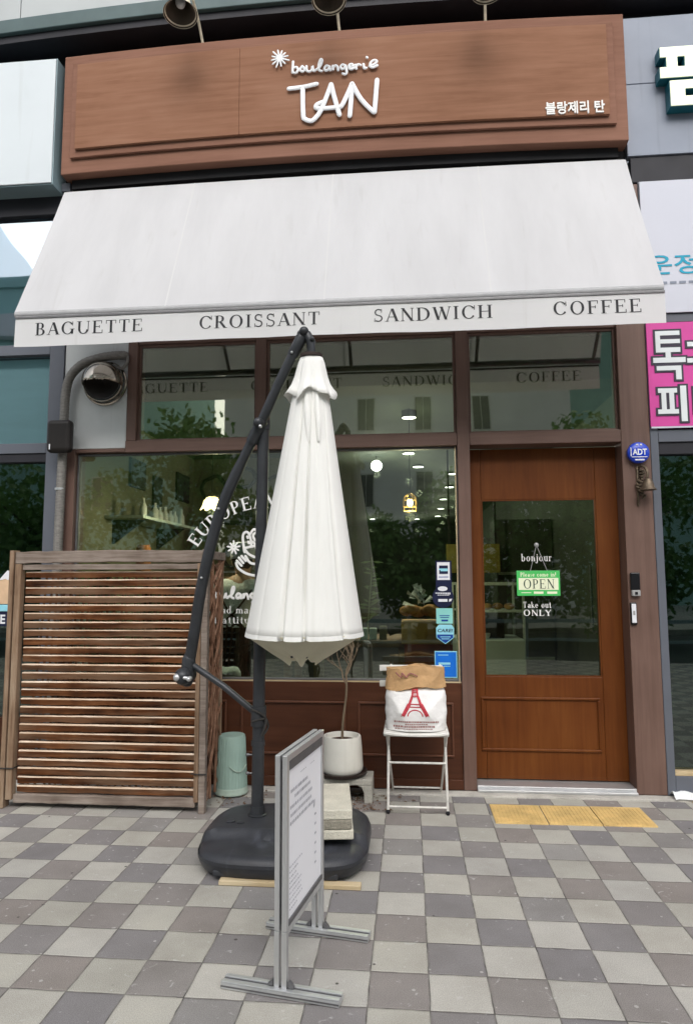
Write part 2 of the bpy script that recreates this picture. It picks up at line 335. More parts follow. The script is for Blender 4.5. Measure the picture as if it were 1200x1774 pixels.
# ------------------------------------------------------------------ helpers
def bow(x): return -0.05*(1-((x+.47)/2.0)**2)
def origin(o):
    p = Vector((0,0,0))
    while o is not None:
        p += o.location; o = o.parent
    return p
def tag(o, label=None, cat=None, group=None, kind=None):
    if label: o['label'] = label
    if cat: o['category'] = cat
    if group: o['group'] = group
    if kind: o['kind'] = kind
    return o
def thing(name, loc, label, cat, group=None):
    o = bpy.data.objects.new(name, None); COL.objects.link(o); o.location = loc
    o.empty_display_size = .1
    return tag(o, label, cat, group)
class MB:
    def __init__(s): s.v = []; s.f = []; s.e = 0
    def box(s, x0, x1, y0, y1, z0, z1, nx=1):
        b = len(s.v)
        for i in range(nx+1):
            x = x0+(x1-x0)*i/nx
            s.v += [(x,y0,z0),(x,y1,z0),(x,y1,z1),(x,y0,z1)]
        for i in range(nx):
            a = b+4*i; c = a+4
            for k in range(4):
                k2 = (k+1) % 4
                s.f.append((a+k, a+k2, c+k2, c+k))
        s.f.append((b+3, b+2, b+1, b)); e = b+4*nx; s.f.append((e, e+1, e+2, e+3))
        return s
    def quad(s, *p):
        b = len(s.v); s.v += [tuple(q) for q in p]; s.f.append(tuple(range(b, b+len(p)))); return s
    def prism(s, poly, y0, y1):
        """poly in XZ, counter-clockwise seen from -Y"""
        b = len(s.v); n = len(poly)
        s.v += [(x, y0, z) for x, z in poly]+[(x, y1, z) for x, z in poly]
        s.f.append(tuple(range(b, b+n))); s.f.append(tuple(range(b+2*n-1, b+n-1, -1)))
        for i in range(n):
            j = (i+1) % n; s.f.append((b+j, b+i, b+n+i, b+n+j))
        return s
    def tube(s, pts, r, n=10, flat=1.0, caps=True, rnd=True):
        P = [Vector(p) for p in pts]; m = len(P)
        rr = list(r) if isinstance(r, (list, tuple)) else [r]*m
        tang = []
        for i in range(m):
            a = P[max(0, i-1)]; c = P[min(m-1, i+1)]; d = c-a
            tang.append(d.normalized() if d.length > 1e-9 else Vector((0,0,1)))
        ref = Vector((0,1,0)) if abs(tang[0].y) < .9 else Vector((1,0,0))
        u = tang[0].cross(ref).normalized()
        rings = []
        def ring(c, t, u, rad):
            w_ = t.cross(u); b = len(s.v)
            for k in range(n):
                a = 2*math.pi*k/n; o = (u*math.cos(a)+w_*math.sin(a))*rad
                s.v.append((c.x+o.x, c.y+o.y*flat, c.z+o.z))
            return b
        for i in range(m):
            t = tang[i]; u = (u-t*u.dot(t))
            u = u.normalized() if u.length > 1e-6 else t.orthogonal().normalized()
            if i == 0 and rnd:
                for q in (.95, .7): rings.append(ring(P[0]-t*rr[0]*q, t, u, rr[0]*math.sqrt(1-q*q)))
            rings.append(ring(P[i], t, u, rr[i]))
            if i == m-1 and rnd:
                for q in (.7, .95): rings.append(ring(P[i]+t*rr[i]*q, t, u, rr[i]*math.sqrt(1-q*q)))
        for a, c in zip(rings, rings[1:]):
            for k in range(n):
                k2 = (k+1) % n; s.f.append((a+k, a+k2, c+k2, c+k))
        if caps:
            s.f.append(tuple(rings[0]+k for k in range(n-1, -1, -1))); s.f.append(tuple(rings[-1]+k for k in range(n)))
        return s
    def lathe(s, prof, c=(0,0,0), n=28, ex=1, ey=1, sup=2.0, cap0=True, cap1=True):
        rings = []
        for r, z in prof:
            b = len(s.v)
            for k in range(n):
                a = 2*math.pi*k/n; ca, sa = math.cos(a), math.sin(a)
                x = math.copysign(abs(ca)**(2/sup), ca); y = math.copysign(abs(sa)**(2/sup), sa)
                s.v.append((c[0]+r*ex*x, c[1]+r*ey*y, c[2]+z))
            rings.append(b)
        for a, d in zip(rings, rings[1:]):
            for k in range(n):
                k2 = (k+1) % n; s.f.append((a+k, a+k2, d+k2, d+k))
        if cap0: s.f.append(tuple(rings[0]+k for k in range(n-1, -1, -1)))
        if cap1: s.f.append(tuple(rings[-1]+k for k in range(n)))
        return s
    def sphere(s, c, r, n=16, sx=1, sy=1, sz=1):
        prof = [(r*math.sin(math.pi*i/(n//2))*1.0+1e-5, -r*math.cos(math.pi*i/(n//2))*sz) for i in range(n//2+1)]
        return s.lathe(prof, c, n, sx, sy)
    def add(s, o):
        b = len(s.v); s.v += o.v; s.f += [tuple(i+b for i in f) for f in o.f]; return s
    def xf(s, fn): s.v = [tuple(fn(*p)) for p in s.v]; return s
    def rotz(s, a, c=(0,0)):
        ca, sa = math.cos(a), math.sin(a)
        return s.xf(lambda x,y,z: (c[0]+(x-c[0])*ca-(y-c[1])*sa, c[1]+(x-c[0])*sa+(y-c[1])*ca, z))
    def build(s, name, m, parent=None, at=None, smooth=False, bev=0, bend=False, seg=2):
        if bend: s.v = [(x, y+bow(x), z) for x,y,z in s.v]
        o3 = origin(parent) if parent is not None else Vector(at or (0,0,0))
        me = bpy.data.meshes.new(name)
        me.from_pydata([(x-o3.x, y-o3.y, z-o3.z) for x,y,z in s.v], [], s.f)
        me.update()
        bm = bmesh.new(); bm.from_mesh(me); bmesh.ops.recalc_face_normals(bm, faces=bm.faces); bm.to_mesh(me); bm.free()
        me.materials.append(M[m] if isinstance(m, str) else m)
        if smooth:
            me.polygons.foreach_set('use_smooth', [True]*len(me.polygons))
            me.set_sharp_from_angle(angle=R(42))
        o = bpy.data.objects.new(name, me); COL.objects.link(o)
        if parent is not None: o.parent = parent
        else: o.location = o3
        if bev:
            b = o.modifiers.new('bevel', 'BEVEL'); b.width = bev; b.segments = seg; b.limit_method = 'ANGLE'; b.angle_limit = R(40)
        return o
def struct(o): o['kind'] = 'structure'; return o
def copy_tree(o, parent=None, loc=None):
    c = o.copy(); COL.objects.link(c)
    if parent is not None: c.parent = parent
    if loc is not None: c.location = loc
    for ch in list(o.children): copy_tree(ch, c)
    return c
def text_mb(s, box, y, ext=.0, bold=0.0, shear=0):
    """default-font text fitted to box (x0,x1,z0,z1), facing -Y with front at y"""
    cu = bpy.data.curves.new('lettering', 'FONT'); cu.body = s; cu.size = 1; cu.offset = bold; cu.shear = shear; cu.resolution_u = 3
    ob = bpy.data.objects.new('lettering', cu); COL.objects.link(ob)
    dg = bpy.context.evaluated_depsgraph_get(); dg.update()
    me = bpy.data.meshes.new_from_object(ob.evaluated_get(dg))
    vs = [v.co.copy() for v in me.vertices]; fs = [tuple(p.vertices) for p in me.polygons]
    bpy.data.objects.remove(ob); bpy.data.curves.remove(cu); bpy.data.meshes.remove(me)
    mb = MB()
    if not vs: return mb
    xa, xb = min(v.x for v in vs), max(v.x for v in vs); ya, yb = min(v.y for v in vs), max(v.y for v in vs)
    x0, x1, z0, z1 = box
    kx = (x1-x0)/(xb-xa) if x1 is not None else (z1-z0)/(yb-ya); kz = (z1-z0)/(yb-ya)
    fl = [(x0+(v.x-xa)*kx, y, z0+(v.y-ya)*kz) for v in vs]
    mb.v = list(fl); mb.f = list(fs)
    if ext:
        from collections import Counter
        ed = Counter()
        for f in fs:
            for i in range(len(f)): ed[(f[i], f[(i+1) % len(f)])] += 1
        n = len(fl); mb.v += [(a, b+ext, c) for a, b, c in fl]
        for (a, b) in ed:
            if (b, a) not in ed: mb.f.append((b, a, a+n, b+n))
    return mb

# serif lettering drawn stroke by stroke (cap height 1)
def serif(s, x, z, h, y, space=.12, W=None, dirn=None, T=.135, th=.05):
    mb = MB(); st = {'k': 0}
    def poly(p):
        st['k'] += 1; yy = y - .00006*(st['k'] % 7)
        mb.quad(*[(px, yy, pz) for px, pz in p])
    def D(x0, y0, x1, y1, wd):
        dx, dy = x1-x0, y1-y0; l = math.hypot(dx, dy) or 1
        if abs(dy) < 1e-6: nx_, ny_ = 0, wd/2
        elif abs(dx) < 1e-6: nx_, ny_ = wd/2, 0
        else: nx_, ny_ = wd/2/abs(dy)*l, 0
        poly([(x0-nx_, y0-ny_), (x0+nx_, y0+ny_), (x1+nx_, y1+ny_), (x1-nx_, y1-ny_)])
    def sf(xc, yy, wd=.3): poly([(xc-wd/2, yy), (xc+wd/2, yy), (xc+wd/2, yy+(.04 if yy < .4 else -.04)), (xc-wd/2, yy+(.04 if yy < .4 else -.04))])
    def V(xc, y0, y1, wd=None, s0=True, s1=True):
        wd = wd or T; D(xc, y0, xc, y1, wd)
        if s0: sf(xc, y0, wd+.17)
        if s1: poly([(xc-wd/2-.085, y1), (xc+wd/2+.085, y1), (xc+wd/2+.085, y1-.04), (xc-wd/2-.085, y1-.04)])
    def H(x0, x1, yc): poly([(x0, yc-th/2), (x1, yc-th/2), (x1, yc+th/2), (x0, yc+th/2)])
    def tick(xc, y0, y1): D(xc, y0, xc, y1, .045)
    def A(cx, cy, rx, ry, a0=0, a1=360, sw=False, wd=None):
        n = max(8, int(abs(a1-a0)/14)); prev = None
        for i in range(n+1):
            a = R(a0+(a1-a0)*i/n); c_, s_ = math.cos(a), math.sin(a)
            k = abs(s_) if sw else abs(c_); t_ = wd or (th+(T*1.05-th)*k**1.5)
            o = (cx+(rx)*c_, cy+ry*s_); q = (cx+(rx-t_)*c_, cy+(ry-t_)*s_)
            if prev: poly([prev[0], o, q, prev[1]])
            prev = (o, q)
    def g(c):
        if c == 'A': D(.06,0,.36,1,th); D(.38,1,.68,0,T*1.1); H(.16,.55,.34); sf(.06,0,.24); sf(.68,0,.28); return .76
        if c == 'B': V(.14,0,1); H(.14,.34,.98); H(.14,.34,.52); H(.14,.36,.02); A(.32,.75,.24,.26,-90,90); A(.34,.26,.29,.26,-90,90); return .68
        if c == 'C': A(.45,.5,.42,.52,38,322); tick(.79,.66,1); return .86
        if c == 'D': V(.14,0,1); H(.14,.36,.98); H(.14,.36,.02); A(.34,.5,.46,.5,-90,90); return .86
        if c == 'E': V(.14,0,1); H(.14,.6,.98); H(.14,.46,.52); H(.14,.64,.02); tick(.6,.76,1); tick(.46,.42,.62); tick(.65,0,.26); return .72
        if c == 'F': V(.14,0,1); H(.14,.6,.98); H(.14,.46,.52); tick(.6,.76,1); tick(.46,.42,.62); return .66
        if c == 'G': A(.45,.5,.42,.52,38,325); V(.76,.02,.42,None,False,True); tick(.78,.68,1); return .94
        if c == 'H': V(.14,0,1); V(.7,0,1); H(.14,.7,.52); return .86
        if c == 'I': V(.16,0,1); return .34
        if c == 'K': V(.14,0,1); D(.16,.42,.64,1,th); D(.3,.58,.68,0,T); sf(.68,0,.26); sf(.62,.96,.24); return .76
        if c == 'L': V(.14,0,1); H(.14,.6,.02); tick(.6,0,.28); return .68
        if c == 'M': V(.1,0,1,th); D(.12,1,.44,0,T); D(.44,0,.78,1,th); V(.8,0,1); return .94
        if c == 'N': V(.12,0,1,th); D(.12,1,.7,0,T); V(.7,0,1,th); return .84
        if c == 'O': A(.45,.5,.42,.52); return .92
        if c == 'P': V(.14,0,1); H(.14,.34,.98); H(.14,.34,.46); A(.33,.72,.27,.28,-90,90); return .66
        if c == 'R': V(.14,0,1); H(.14,.34,.98); H(.14,.34,.5); A(.33,.74,.26,.26,-90,90); D(.36,.5,.66,0,T); sf(.68,0,.22); return .76
        if c == 'S': A(.3,.74,.24,.27,40,270,True,.085); A(.3,.26,.26,.27,-140,90,True,.085); tick(.49,.72,1); tick(.07,0,.28); return .62
        if c == 'T': V(.36,0,1,None,True,False); H(.02,.7,.98); tick(.04,.72,1); tick(.68,.72,1); return .74
        if c == 'U': V(.14,.3,1,None,False,True); A(.42,.32,.345,.34,180,360); V(.74,.3,1,th,False,True); return .88
        if c == 'W': D(.06,1,.32,0,T); D(.32,0,.54,1,th); D(.5,1,.78,0,T); D(.78,0,1.0,1,th); sf(.06,.98,.24); sf(.5,.98,.24); sf(1.0,.98,.2); return 1.08
        if c == 'Y': D(.06,1,.36,.44,T); D(.68,1,.36,.44,th); V(.36,0,.46,None,True,False); sf(.06,.98,.26); sf(.68,.98,.24); return .74
        if c == 'b': V(.12,0,1,None,False,True); A(.32,.32,.26,.33); return .64
        if c == 'o': A(.3,.32,.27,.33); return .62
        if c == 'n': V(.12,0,.63); A(.31,.38,.24,.25,0,150); V(.49,0,.4,None,True,False); return .64
        if c == 'm': V(.12,0,.63); A(.29,.38,.22,.25,0,150); V(.46,0,.4,None,True,False); A(.63,.38,.22,.25,0,150); V(.8,0,.4,None,True,False); return .94
        if c == 'u': V(.12,.22,.63,None,False,True); A(.3,.24,.24,.25,180,350); V(.48,0,.63); return .62
        if c == 'r': V(.12,0,.63); A(.31,.38,.22,.25,40,150); return .48
        if c == 'j': V(.16,-.1,.63,None,False,True); A(.04,-.1,.185,.18,200,360); A(.16,.85,.085,.085,0,360,False,.085); return .3
        if c == 'i': V(.12,0,.63); A(.12,.85,.085,.085,0,360,False,.085); return .28
        if c == 'l': V(.12,0,1); return .28
        if c == 'a': A(.26,.18,.22,.2); V(.46,0,.44,None,True,False); A(.3,.42,.225,.22,0,150); return .6
        if c == 'k': V(.12,0,1); D(.14,.28,.46,.62,th); D(.22,.4,.54,0,T); return .6
        if c == 'e': A(.3,.32,.27,.33,0,315); H(.06,.54,.33); return .6
        if c == 't': V(.2,.04,.86,None,False,False); H(.02,.38,.61); A(.32,.14,.19,.15,180,310); return .42
        if c == 'd': V(.48,0,1); A(.29,.32,.26,.33); return .64
        if c == 'c': A(.3,.32,.27,.33,45,315); return .56
        if c == 's': A(.22,.46,.17,.175,40,270,True,.085); A(.22,.17,.19,.175,-140,90,True,.085); return .46
        if c == '!': D(.12,.3,.12,1,T); A(.12,.08,.085,.085,0,360,False,.085); return .28
        return .38
    cur = 0; spans = []
    for c in s:
        b = len(mb.v); wd = g(c)
        mb.v[b:] = [(px+cur, py, pz) for px, py, pz in mb.v[b:]]
        spans.append((b, len(mb.v), cur, wd)); cur += wd+space
    tot = cur-space; k = (W/tot) if W else h
    if dirn is None: mb.v = [(x+px*k, py, z+pz*h) for px, py, pz in mb.v]
    else: mb.v = [dirn(px*h, pz*h, py, tot*h) for px, py, pz in mb.v]
    return mb
def rays(mb, c, y, n, r0, r1, rad, flat):
    for i in range(n):
        a = 2*math.pi*i/n+.2; q = r1*(.8+.3*random.random())
        mb.tube([(c[0]+r0*math.cos(a), y, c[1]+r0*math.sin(a)), (c[0]+q*math.cos(a), y, c[1]+q*math.sin(a))], rad, 8, flat)
    return mb
def smoothpath(p, k=4):
    """Catmull-Rom through the points"""
    P = [Vector(q) for q in p]; out = []
    for i in range(len(P)-1):
        a = P[max(0, i-1)]; b = P[i]; c = P[i+1]; d = P[min(len(P)-1, i+2)]
        for j in range(k):
            t = j/k
            out.append(.5*((2*b)+(c-a)*t+(2*a-5*b+4*c-d)*t*t+(3*b-a-3*c+d)*t**3))
    out.append(P[-1]); return out

# ------------------------------------------------------------------ ground
struct(MB().box(-300,300,-300,300,-.5,-.14).build('ground', 'asphalt'))
struct(MB().box(-30,30,-6.6,9,-.139,0).build('pavement', 'pavers'))
struct(MB().box(-30,30,-6.75,-6.603,-.138,.004).build('kerb', 'kerb_stone', bev=.012))
struct(MB().box(-30,30,-30,-14.5,-.139,0).build('far_pavement', 'kerb_stone'))
struct(MB().box(-6,6,-.085,.0,-.05,.012,40).xf(lambda x,y,z: (x, y+(.004*math.sin(x*9) if y < -.05 else 0), z)).build('wall_footing', 'kerb_stone', bev=.004))
for i in range(3):
    x0 = .468+.2935*i
    p = MB().box(x0, x0+.287, -.535+.004*i, -.232+.004*i, -.02, .008)
    for k in range(12): p.box(x0+.012+.0222*k, x0+.026+.0222*k, -.52, -.247, .0075, .0105)
    tag(p.build('tactile_tile', 'tactile_yellow', at=(x0+.14,-.38,0), bev=.002),
        ['leftmost of the three yellow tactile paving tiles in front of the orange door', 'middle yellow tactile paving tile of the three before the door', 'yellow tactile tile before the orange door, the one nearest the brown pillar'][i], 'paving tile', 'yellow tactile tiles before the bakery door')
p = MB().box(1.70,1.99,-.36,-.08,-.02,.008)
for k in range(12): p.box(1.712+.0222*k,1.726+.0222*k,-.35,-.09,.0075,.0105)
tag(p.build('tactile_tile','tactile_yellow',at=(1.84,-.22,0),bev=.002),'yellow tactile paving tile in front of the neighbouring shop at the right edge','paving tile')

# ------------------------------------------------------------------ office building above the shops
ob = thing('office_building', (-.5, 0, 4.1), 'pale clad office building whose curved edge band runs over the shop signs', 'building')
b = MB()
xs = [-7.2+1.44*i for i in range(11)]
for a, c in zip(xs, xs[1:]):
    for z0, z1 in ((5.57,6.55),(6.556,7.6)): b.box(a+.003, c-.003, -.06, .3, z0, z1, 4)
b.build('wall', 'clad_white', ob, bend=True, bev=.004)
MB().box(-7.2,7.2,.302,1.2,5.5,7.6).build('backing_wall','dark_beam',ob)
MB().box(-7.2,7.2,-.115,.3,5.455,5.565,40).build('edge_band', 'band_metal', ob, bend=True, bev=.006)
MB().box(-7.2,7.2,-.085,.3,5.395,5.452,40).build('drip_edge', 'dark_beam', ob, bend=True)
MB().box(-7.2,7.2,.12,.32,5.26,5.395,40).build('soffit', 'soffit_dark', ob, bend=True)
MB().box(-2.5,1.55,.06,.30,4.04,5.26).build('backing_board', 'soffit_dark', ob)
MB().box(-7.2,-2.503,.04,.30,4.28,5.26).build('backing_board', 'soffit_dark', ob)

# ------------------------------------------------------------------ bakery storefront
sf = thing('bakery_storefront', (-.45, 0, 0), 'brown timber bakery shopfront with tall glazing, dark wainscot and glazed orange door', 'shopfront')
def P_(x0,x1,z0,z1,name='pillar',m='frame_wood',y0=0.0,y1=.16,par=None,bev=.004): return MB().box(x0,x1,y0,y1,z0,z1).build(name,m,par or sf,bev=bev)
P_(1.405,1.588,.012,4.035,'pillar')
P_(.338,.420,.012,4.035,'pillar')
P_(-2.440,-2.335,.012,2.285,'pillar')
P_(-1.972,-1.902,2.338,4.035,'mullion',y0=.008)
P_(-1.042,-.970,2.338,4.035,'mullion',y0=.008)
P_(-1.972,.337,2.253,2.336,'transom_rail','frame_wood_h')
P_(-2.333,-1.974,2.258,2.285,'transom_rail','frame_wood_h',y0=.006)
P_(.421,1.404,2.253,2.336,'transom_rail','frame_wood_h')
P_(-1.9,1.404,3.04,3.09,'head_rail','frame_wood_h',y0=.02)
# windows (frame bead > pane)
def window(x0,x1,z0,z1,m='glass_shop',bead='frame_wood',y=.05,bw=.016):
    f = MB().box(x0,x0+bw,y-.012,y+.03,z0,z1).box(x1-bw,x1,y-.012,y+.03,z0,z1).box(x0+bw,x1-bw,y-.012,y+.03,z0,z0+bw).box(x0+bw,x1-bw,y-.012,y+.03,z1-bw,z1).build('window',bead,sf,bev=.002)
    MB().box(x0+bw,x1-bw,y,y+.006,z0+bw,z1-bw).build('pane',m,f); return f
for a_,c_ in ((-1.901,-1.043),(-.969,.337),(.421,1.404)): window(a_,c_,2.337,3.039,'glass_transom')
bigw = window(-2.334,.337,.690,2.252, bead='alu_dark', bw=.013)
MB().box(-2.333,.336,.024,.036,.682,.6895).box(.322,.3285,.024,.036,.69,2.25).build('bead','plank_wood',bigw)
# white side panel
MB().box(-2.440,-1.973,.012,.05,2.287,4.035).build('side_panel','white_panel',sf,bev=.003)
# wainscot
wn = MB().box(-2.334,.337,.02,.12,.012,.681).build('wainscot','wainscot_wood',sf)
m_ = MB()
for x0,x1 in ((-2.28,-1.22),(-1.12,-.42),(-.34,.28)):
    m_.box(x0,x1,.006,.0195,.545,.558).box(x0,x1,.006,.0195,.215,.228).box(x0,x0+.012,.006,.0195,.229,.544).box(x1-.012,x1,.006,.0195,.229,.544)
m_.build('moulding','moulding_wood',wn,bev=.003)
MB().box(-2.334,.337,.004,.0195,.013,.075).build('skirting','wainscot_wood',wn,bev=.003)
# interior
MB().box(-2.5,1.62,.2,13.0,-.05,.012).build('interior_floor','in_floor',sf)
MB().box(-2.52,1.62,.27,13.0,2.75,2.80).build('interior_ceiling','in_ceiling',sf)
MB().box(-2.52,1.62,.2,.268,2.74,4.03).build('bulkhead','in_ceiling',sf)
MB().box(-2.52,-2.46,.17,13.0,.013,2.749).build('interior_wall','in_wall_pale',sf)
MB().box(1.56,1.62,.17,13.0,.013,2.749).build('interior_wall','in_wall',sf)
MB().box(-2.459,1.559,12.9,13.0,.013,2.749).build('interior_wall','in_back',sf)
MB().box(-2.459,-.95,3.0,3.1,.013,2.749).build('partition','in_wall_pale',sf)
# door
Yd = .135
leaf = MB()
leaf.box(.421,.500,Yd,Yd+.05,.052,2.245).box(1.262,1.404,Yd,Yd+.05,.052,2.245).box(.501,1.261,Yd,Yd+.05,1.895,2.245).box(.501,1.261,Yd,Yd+.05,.052,.712)
leaf = leaf.build('door','door_wood',sf,bev=.003)
MB().box(.502,1.260,Yd+.022,Yd+.028,.713,1.894).build('door_pane','glass_door',leaf)
MB().box(.502,1.26,Yd+.002,Yd+.02,.7125,.720).box(.502,1.26,Yd+.002,Yd+.02,1.887,1.8945).box(.502,.51,Yd+.002,Yd+.02,.7205,1.8865).box(1.252,1.26,Yd+.002,Yd+.02,.7205,1.8865).build('glazing_bead','door_wood',leaf)
mm = MB()
for a,c,d,e in ((.470,1.236,.562,.580),(.470,1.236,.232,.250),(.470,.486,.2505,.5615),(1.220,1.236,.2505,.5615)): mm.box(a,c,Yd-.012,Yd-.0005,d,e)
mm.build('panel_moulding','door_wood',leaf,bev=.005)
MB().box(1.225,1.235,Yd+.06,Yd+.09,1.0,1.45).build('door_handle','alu_dark',leaf)
MB().box(.421,1.404,.0,.19,.0125,.046).box(.421,1.404,-.03,-.002,.0125,.03).build('threshold','alu',sf,bev=.004)
# vinyl lettering on the panes
door_l = serif('bonjour',.763,1.476,.050,Yd+.021,W=.203).add(serif('Take out',.766,1.163,.040,Yd+.021,W=.185,T=.15,th=.06)).add(serif('ONLY',.766,1.110,.040,Yd+.021,W=.184,T=.17,th=.07))
door_l.build('lettering','vinyl_white',leaf)
yv = .0485
def arc(px,pz,py,tot):
    Rr = .555; cx,cz = -.975,1.300; a = math.pi/2+R(59)-px/Rr
    return (cx+(Rr+pz)*math.cos(a), py, cz+(Rr+pz)*math.sin(a))
serif('EUROPEAN',0,0,.088,yv,space=.15,dirn=arc,T=.17,th=.075).build('lettering','vinyl_white',bigw)
serif('bread made',-1.385,1.130,.048,yv,W=.375,th=.06).add(serif('good attitude',-1.455,1.062,.048,yv,W=.46,th=.06)).build('lettering','vinyl_white',bigw)
lo = MB()
for pth in [[(-1.119,1.548),(-1.13,1.622),(-1.13,1.667),(-1.113,1.686),(-1.094,1.679),(-1.079,1.645),(-1.071,1.591)],[(-1.101,1.655),(-1.097,1.645)],[(-1.093,1.619),(-1.089,1.609)],[(-1.124,1.574),(-1.086,1.583),(-1.042,1.59)],[(-1.042,1.59),(-1.027,1.514),(-1.085,1.531),(-1.122,1.572)],[(-1.079,1.675),(-1.055,1.705),(-1.036,1.687),(-1.06,1.666),(-1.05,1.633),(-1.025,1.618)],[(-1.064,1.619),(-1.027,1.587)],[(-1.177,1.473),(-1.161,1.437),(-1.108,1.402),(-1.047,1.387),(-1.011,1.389)],[(-1.112,1.52),(-1.077,1.473),(-1.012,1.463)],[(-1.172,1.489),(-1.139,1.455)],[(-1.158,1.509),(-1.127,1.473)],[(-1.139,1.52),(-1.109,1.488)]]:
    lo.tube(smoothpath([(x,yv-.001,z) for x,z in pth]), .0085, 8, .12)
rays(lo,(-1.195,1.58),yv-.001,9,.008,.046,.006,.12)
lo.build('logo','vinyl_white',bigw,smooth=True)
sc_ = MB()
def script(mb, x, z, k, y, rad, fl):
    G = {'b1':[(-.75,4.941),(-.754,4.861)],'b2':[(-.754,4.861),(-.73,4.856),(-.715,4.877),(-.727,4.899),(-.75,4.891)],'o':[(-.686,4.901),(-.669,4.881),(-.683,4.861),(-.701,4.878),(-.686,4.901)],'u':[(-.656,4.899),(-.654,4.869),(-.637,4.858),(-.619,4.871),(-.614,4.897),(-.609,4.864),(-.597,4.86)],'l':[(-.597,4.863),(-.562,4.889),(-.547,4.932),(-.557,4.943),(-.569,4.908),(-.569,4.866),(-.55,4.855)],'a':[(-.498,4.884),(-.518,4.892),(-.531,4.872),(-.518,4.854),(-.499,4.872),(-.497,4.888),(-.492,4.856)],'n':[(-.473,4.886),(-.472,4.853),(-.469,4.875),(-.454,4.889),(-.441,4.878),(-.436,4.852)],'g':[(-.388,4.884),(-.406,4.891),(-.419,4.875),(-.406,4.857),(-.389,4.872),(-.386,4.887),(-.377,4.837),(-.386,4.818),(-.404,4.825)],'e':[(-.36,4.866),(-.334,4.876),(-.34,4.89),(-.357,4.887),(-.361,4.866),(-.345,4.852),(-.322,4.863)],'x1':[(-.316,4.882),(-.311,4.853)],'x2':[(-.314,4.865),(-.3,4.884),(-.281,4.878)],'i':[(-.261,4.883),(-.256,4.853),(-.242,4.855)],'idot':[(-.238,4.934),(-.235,4.929)],'e2':[(-.22,4.865),(-.186,4.879),(-.169,4.896),(-.183,4.908),(-.207,4.897),(-.216,4.871),(-.199,4.854),(-.166,4.868)]}
    for p in G.values(): mb.tube(smoothpath([(x+(a+.754)*k,y,z+(c-4.855)*k) for a,c in p]), rad, 8, fl)
    return mb
script(sc_, -1.37, 1.232, .88, yv-.001, .0085, .12).build('lettering','vinyl_white',bigw,smooth=True)

# ------------------------------------------------------------------ wooden name board
sg = thing('name_board', (-.47,-.1,4.28), 'long brown timber name board of the bakery with white handwritten lettering', 'sign')
nb = 24
MB().box(-2.47,1.512,-.105,.02,4.285,5.205,nb).build('board','sign_edge',sg,bend=True,bev=.006)
MB().box(-2.392,1.430,-.128,-.106,4.392,5.13,nb).build('step_moulding','sign_edge',sg,bend=True,bev=.004)
pn = MB().box(-2.346,-1.135,-.150,-.129,4.444,5.095,8).box(-1.1335,1.380,-.150,-.129,4.444,5.095,16)
pn.build('panel','sign_wood',sg,bend=True,bev=.002)
MB().box(-2.43,1.47,.021,.3,4.20,4.284,nb).build('under_frame','soffit_dark',sg,bend=True)
MB().box(-2.42,1.46,-.03,.02,4.215,4.284,nb).build('under_lip','soffit_dark',sg,bend=True)
lt = MB(); yl = -.166
for p in [[(-.778,4.742),(-.681,4.747),(-.586,4.762)],[(-.682,4.738),(-.678,4.537),(-.663,4.508),(-.636,4.495),(-.606,4.5),(-.553,4.57),(-.485,4.751)],[(-.485,4.751),(-.457,4.633),(-.428,4.524)],[(-.531,4.629),(-.579,4.612),(-.59,4.591),(-.566,4.579),(-.435,4.58),(-.411,4.592),(-.383,4.646),(-.34,4.745)],[(-.34,4.745),(-.348,4.625),(-.357,4.51)],[(-.34,4.745),(-.278,4.625),(-.193,4.526)],[(-.188,4.528),(-.169,4.76)]]:
    lt.tube(smoothpath([(x,yl,z) for x,z in p],3), .0165, 10, .4)
script(lt, -.754, 4.855, 1.0, yl, .0092, .5)
rays(lt,(-.846,4.977),yl,12,.004,.064,.0062,.5)
lt.build('lettering','white_letter',sg,smooth=True,bend=True)
text_mb('블랑제리 탄',(.955,1.345,4.452,4.540),-.158,.008,.018).build('lettering','vinyl_white',sg,bend=True)

# gooseneck lamps over the board
def goose(x, label):
    g = thing('gooseneck_lamp', (x,-.06+bow(x),5.205), label, 'lamp', 'cream gooseneck lamps above the name board')
    yb = -.06+bow(x)
    MB().tube(smoothpath([(x+.045,yb,5.20),(x+.038,yb-.02,5.24),(x+.03,yb-.10,5.34),(x+.015,yb-.25,5.43),(x,yb-.36,5.40),(x,yb-.385,5.32)]), .0095, 8).build('arm','lamp_cream',g,smooth=True)
    MB().lathe([(.03,0),(.03,.012)],(x+.03,yb,5.2)).build('mount','lamp_cream',g)
    dirv = Vector((.05,-.06,-1)).normalized(); rot = Vector((0,0,-1)).rotation_difference(dirv).to_matrix()
    c = Vector((x,yb-.385,5.325))
    def T(px,py,pz):
        q = rot @ Vector((px,py,pz)); return (c.x+q.x, c.y+q.y, c.z+q.z)
    s = MB().lathe([(.030,.01),(.034,-.02),(.058,-.06),(.066,-.13),(.078,-.175),(.098,-.205),(.113,-.218)],n=32,cap1=False).xf(T).build('shade','lamp_cream',g,smooth=True)
    MB().lathe([(.111,-.2165),(.096,-.203),(.076,-.173),(.062,-.13),(.05,-.06),(.02,-.03)],n=32,cap0=False).xf(T).build('shade_inside','lamp_inner',s,smooth=True)
    MB().sphere((0,0,-.125),.034,14,1,1,1.3).xf(T).build('bulb','bulb_grey',g,smooth=True)
goose(-1.47,'cream gooseneck lamp fully in view above the name board at its left')
goose(-.475,'cream gooseneck lamp above the lettering of the name board, cut by the photo top')
goose(.545,'cream gooseneck lamp over the right half of the name board, only its rim showing')

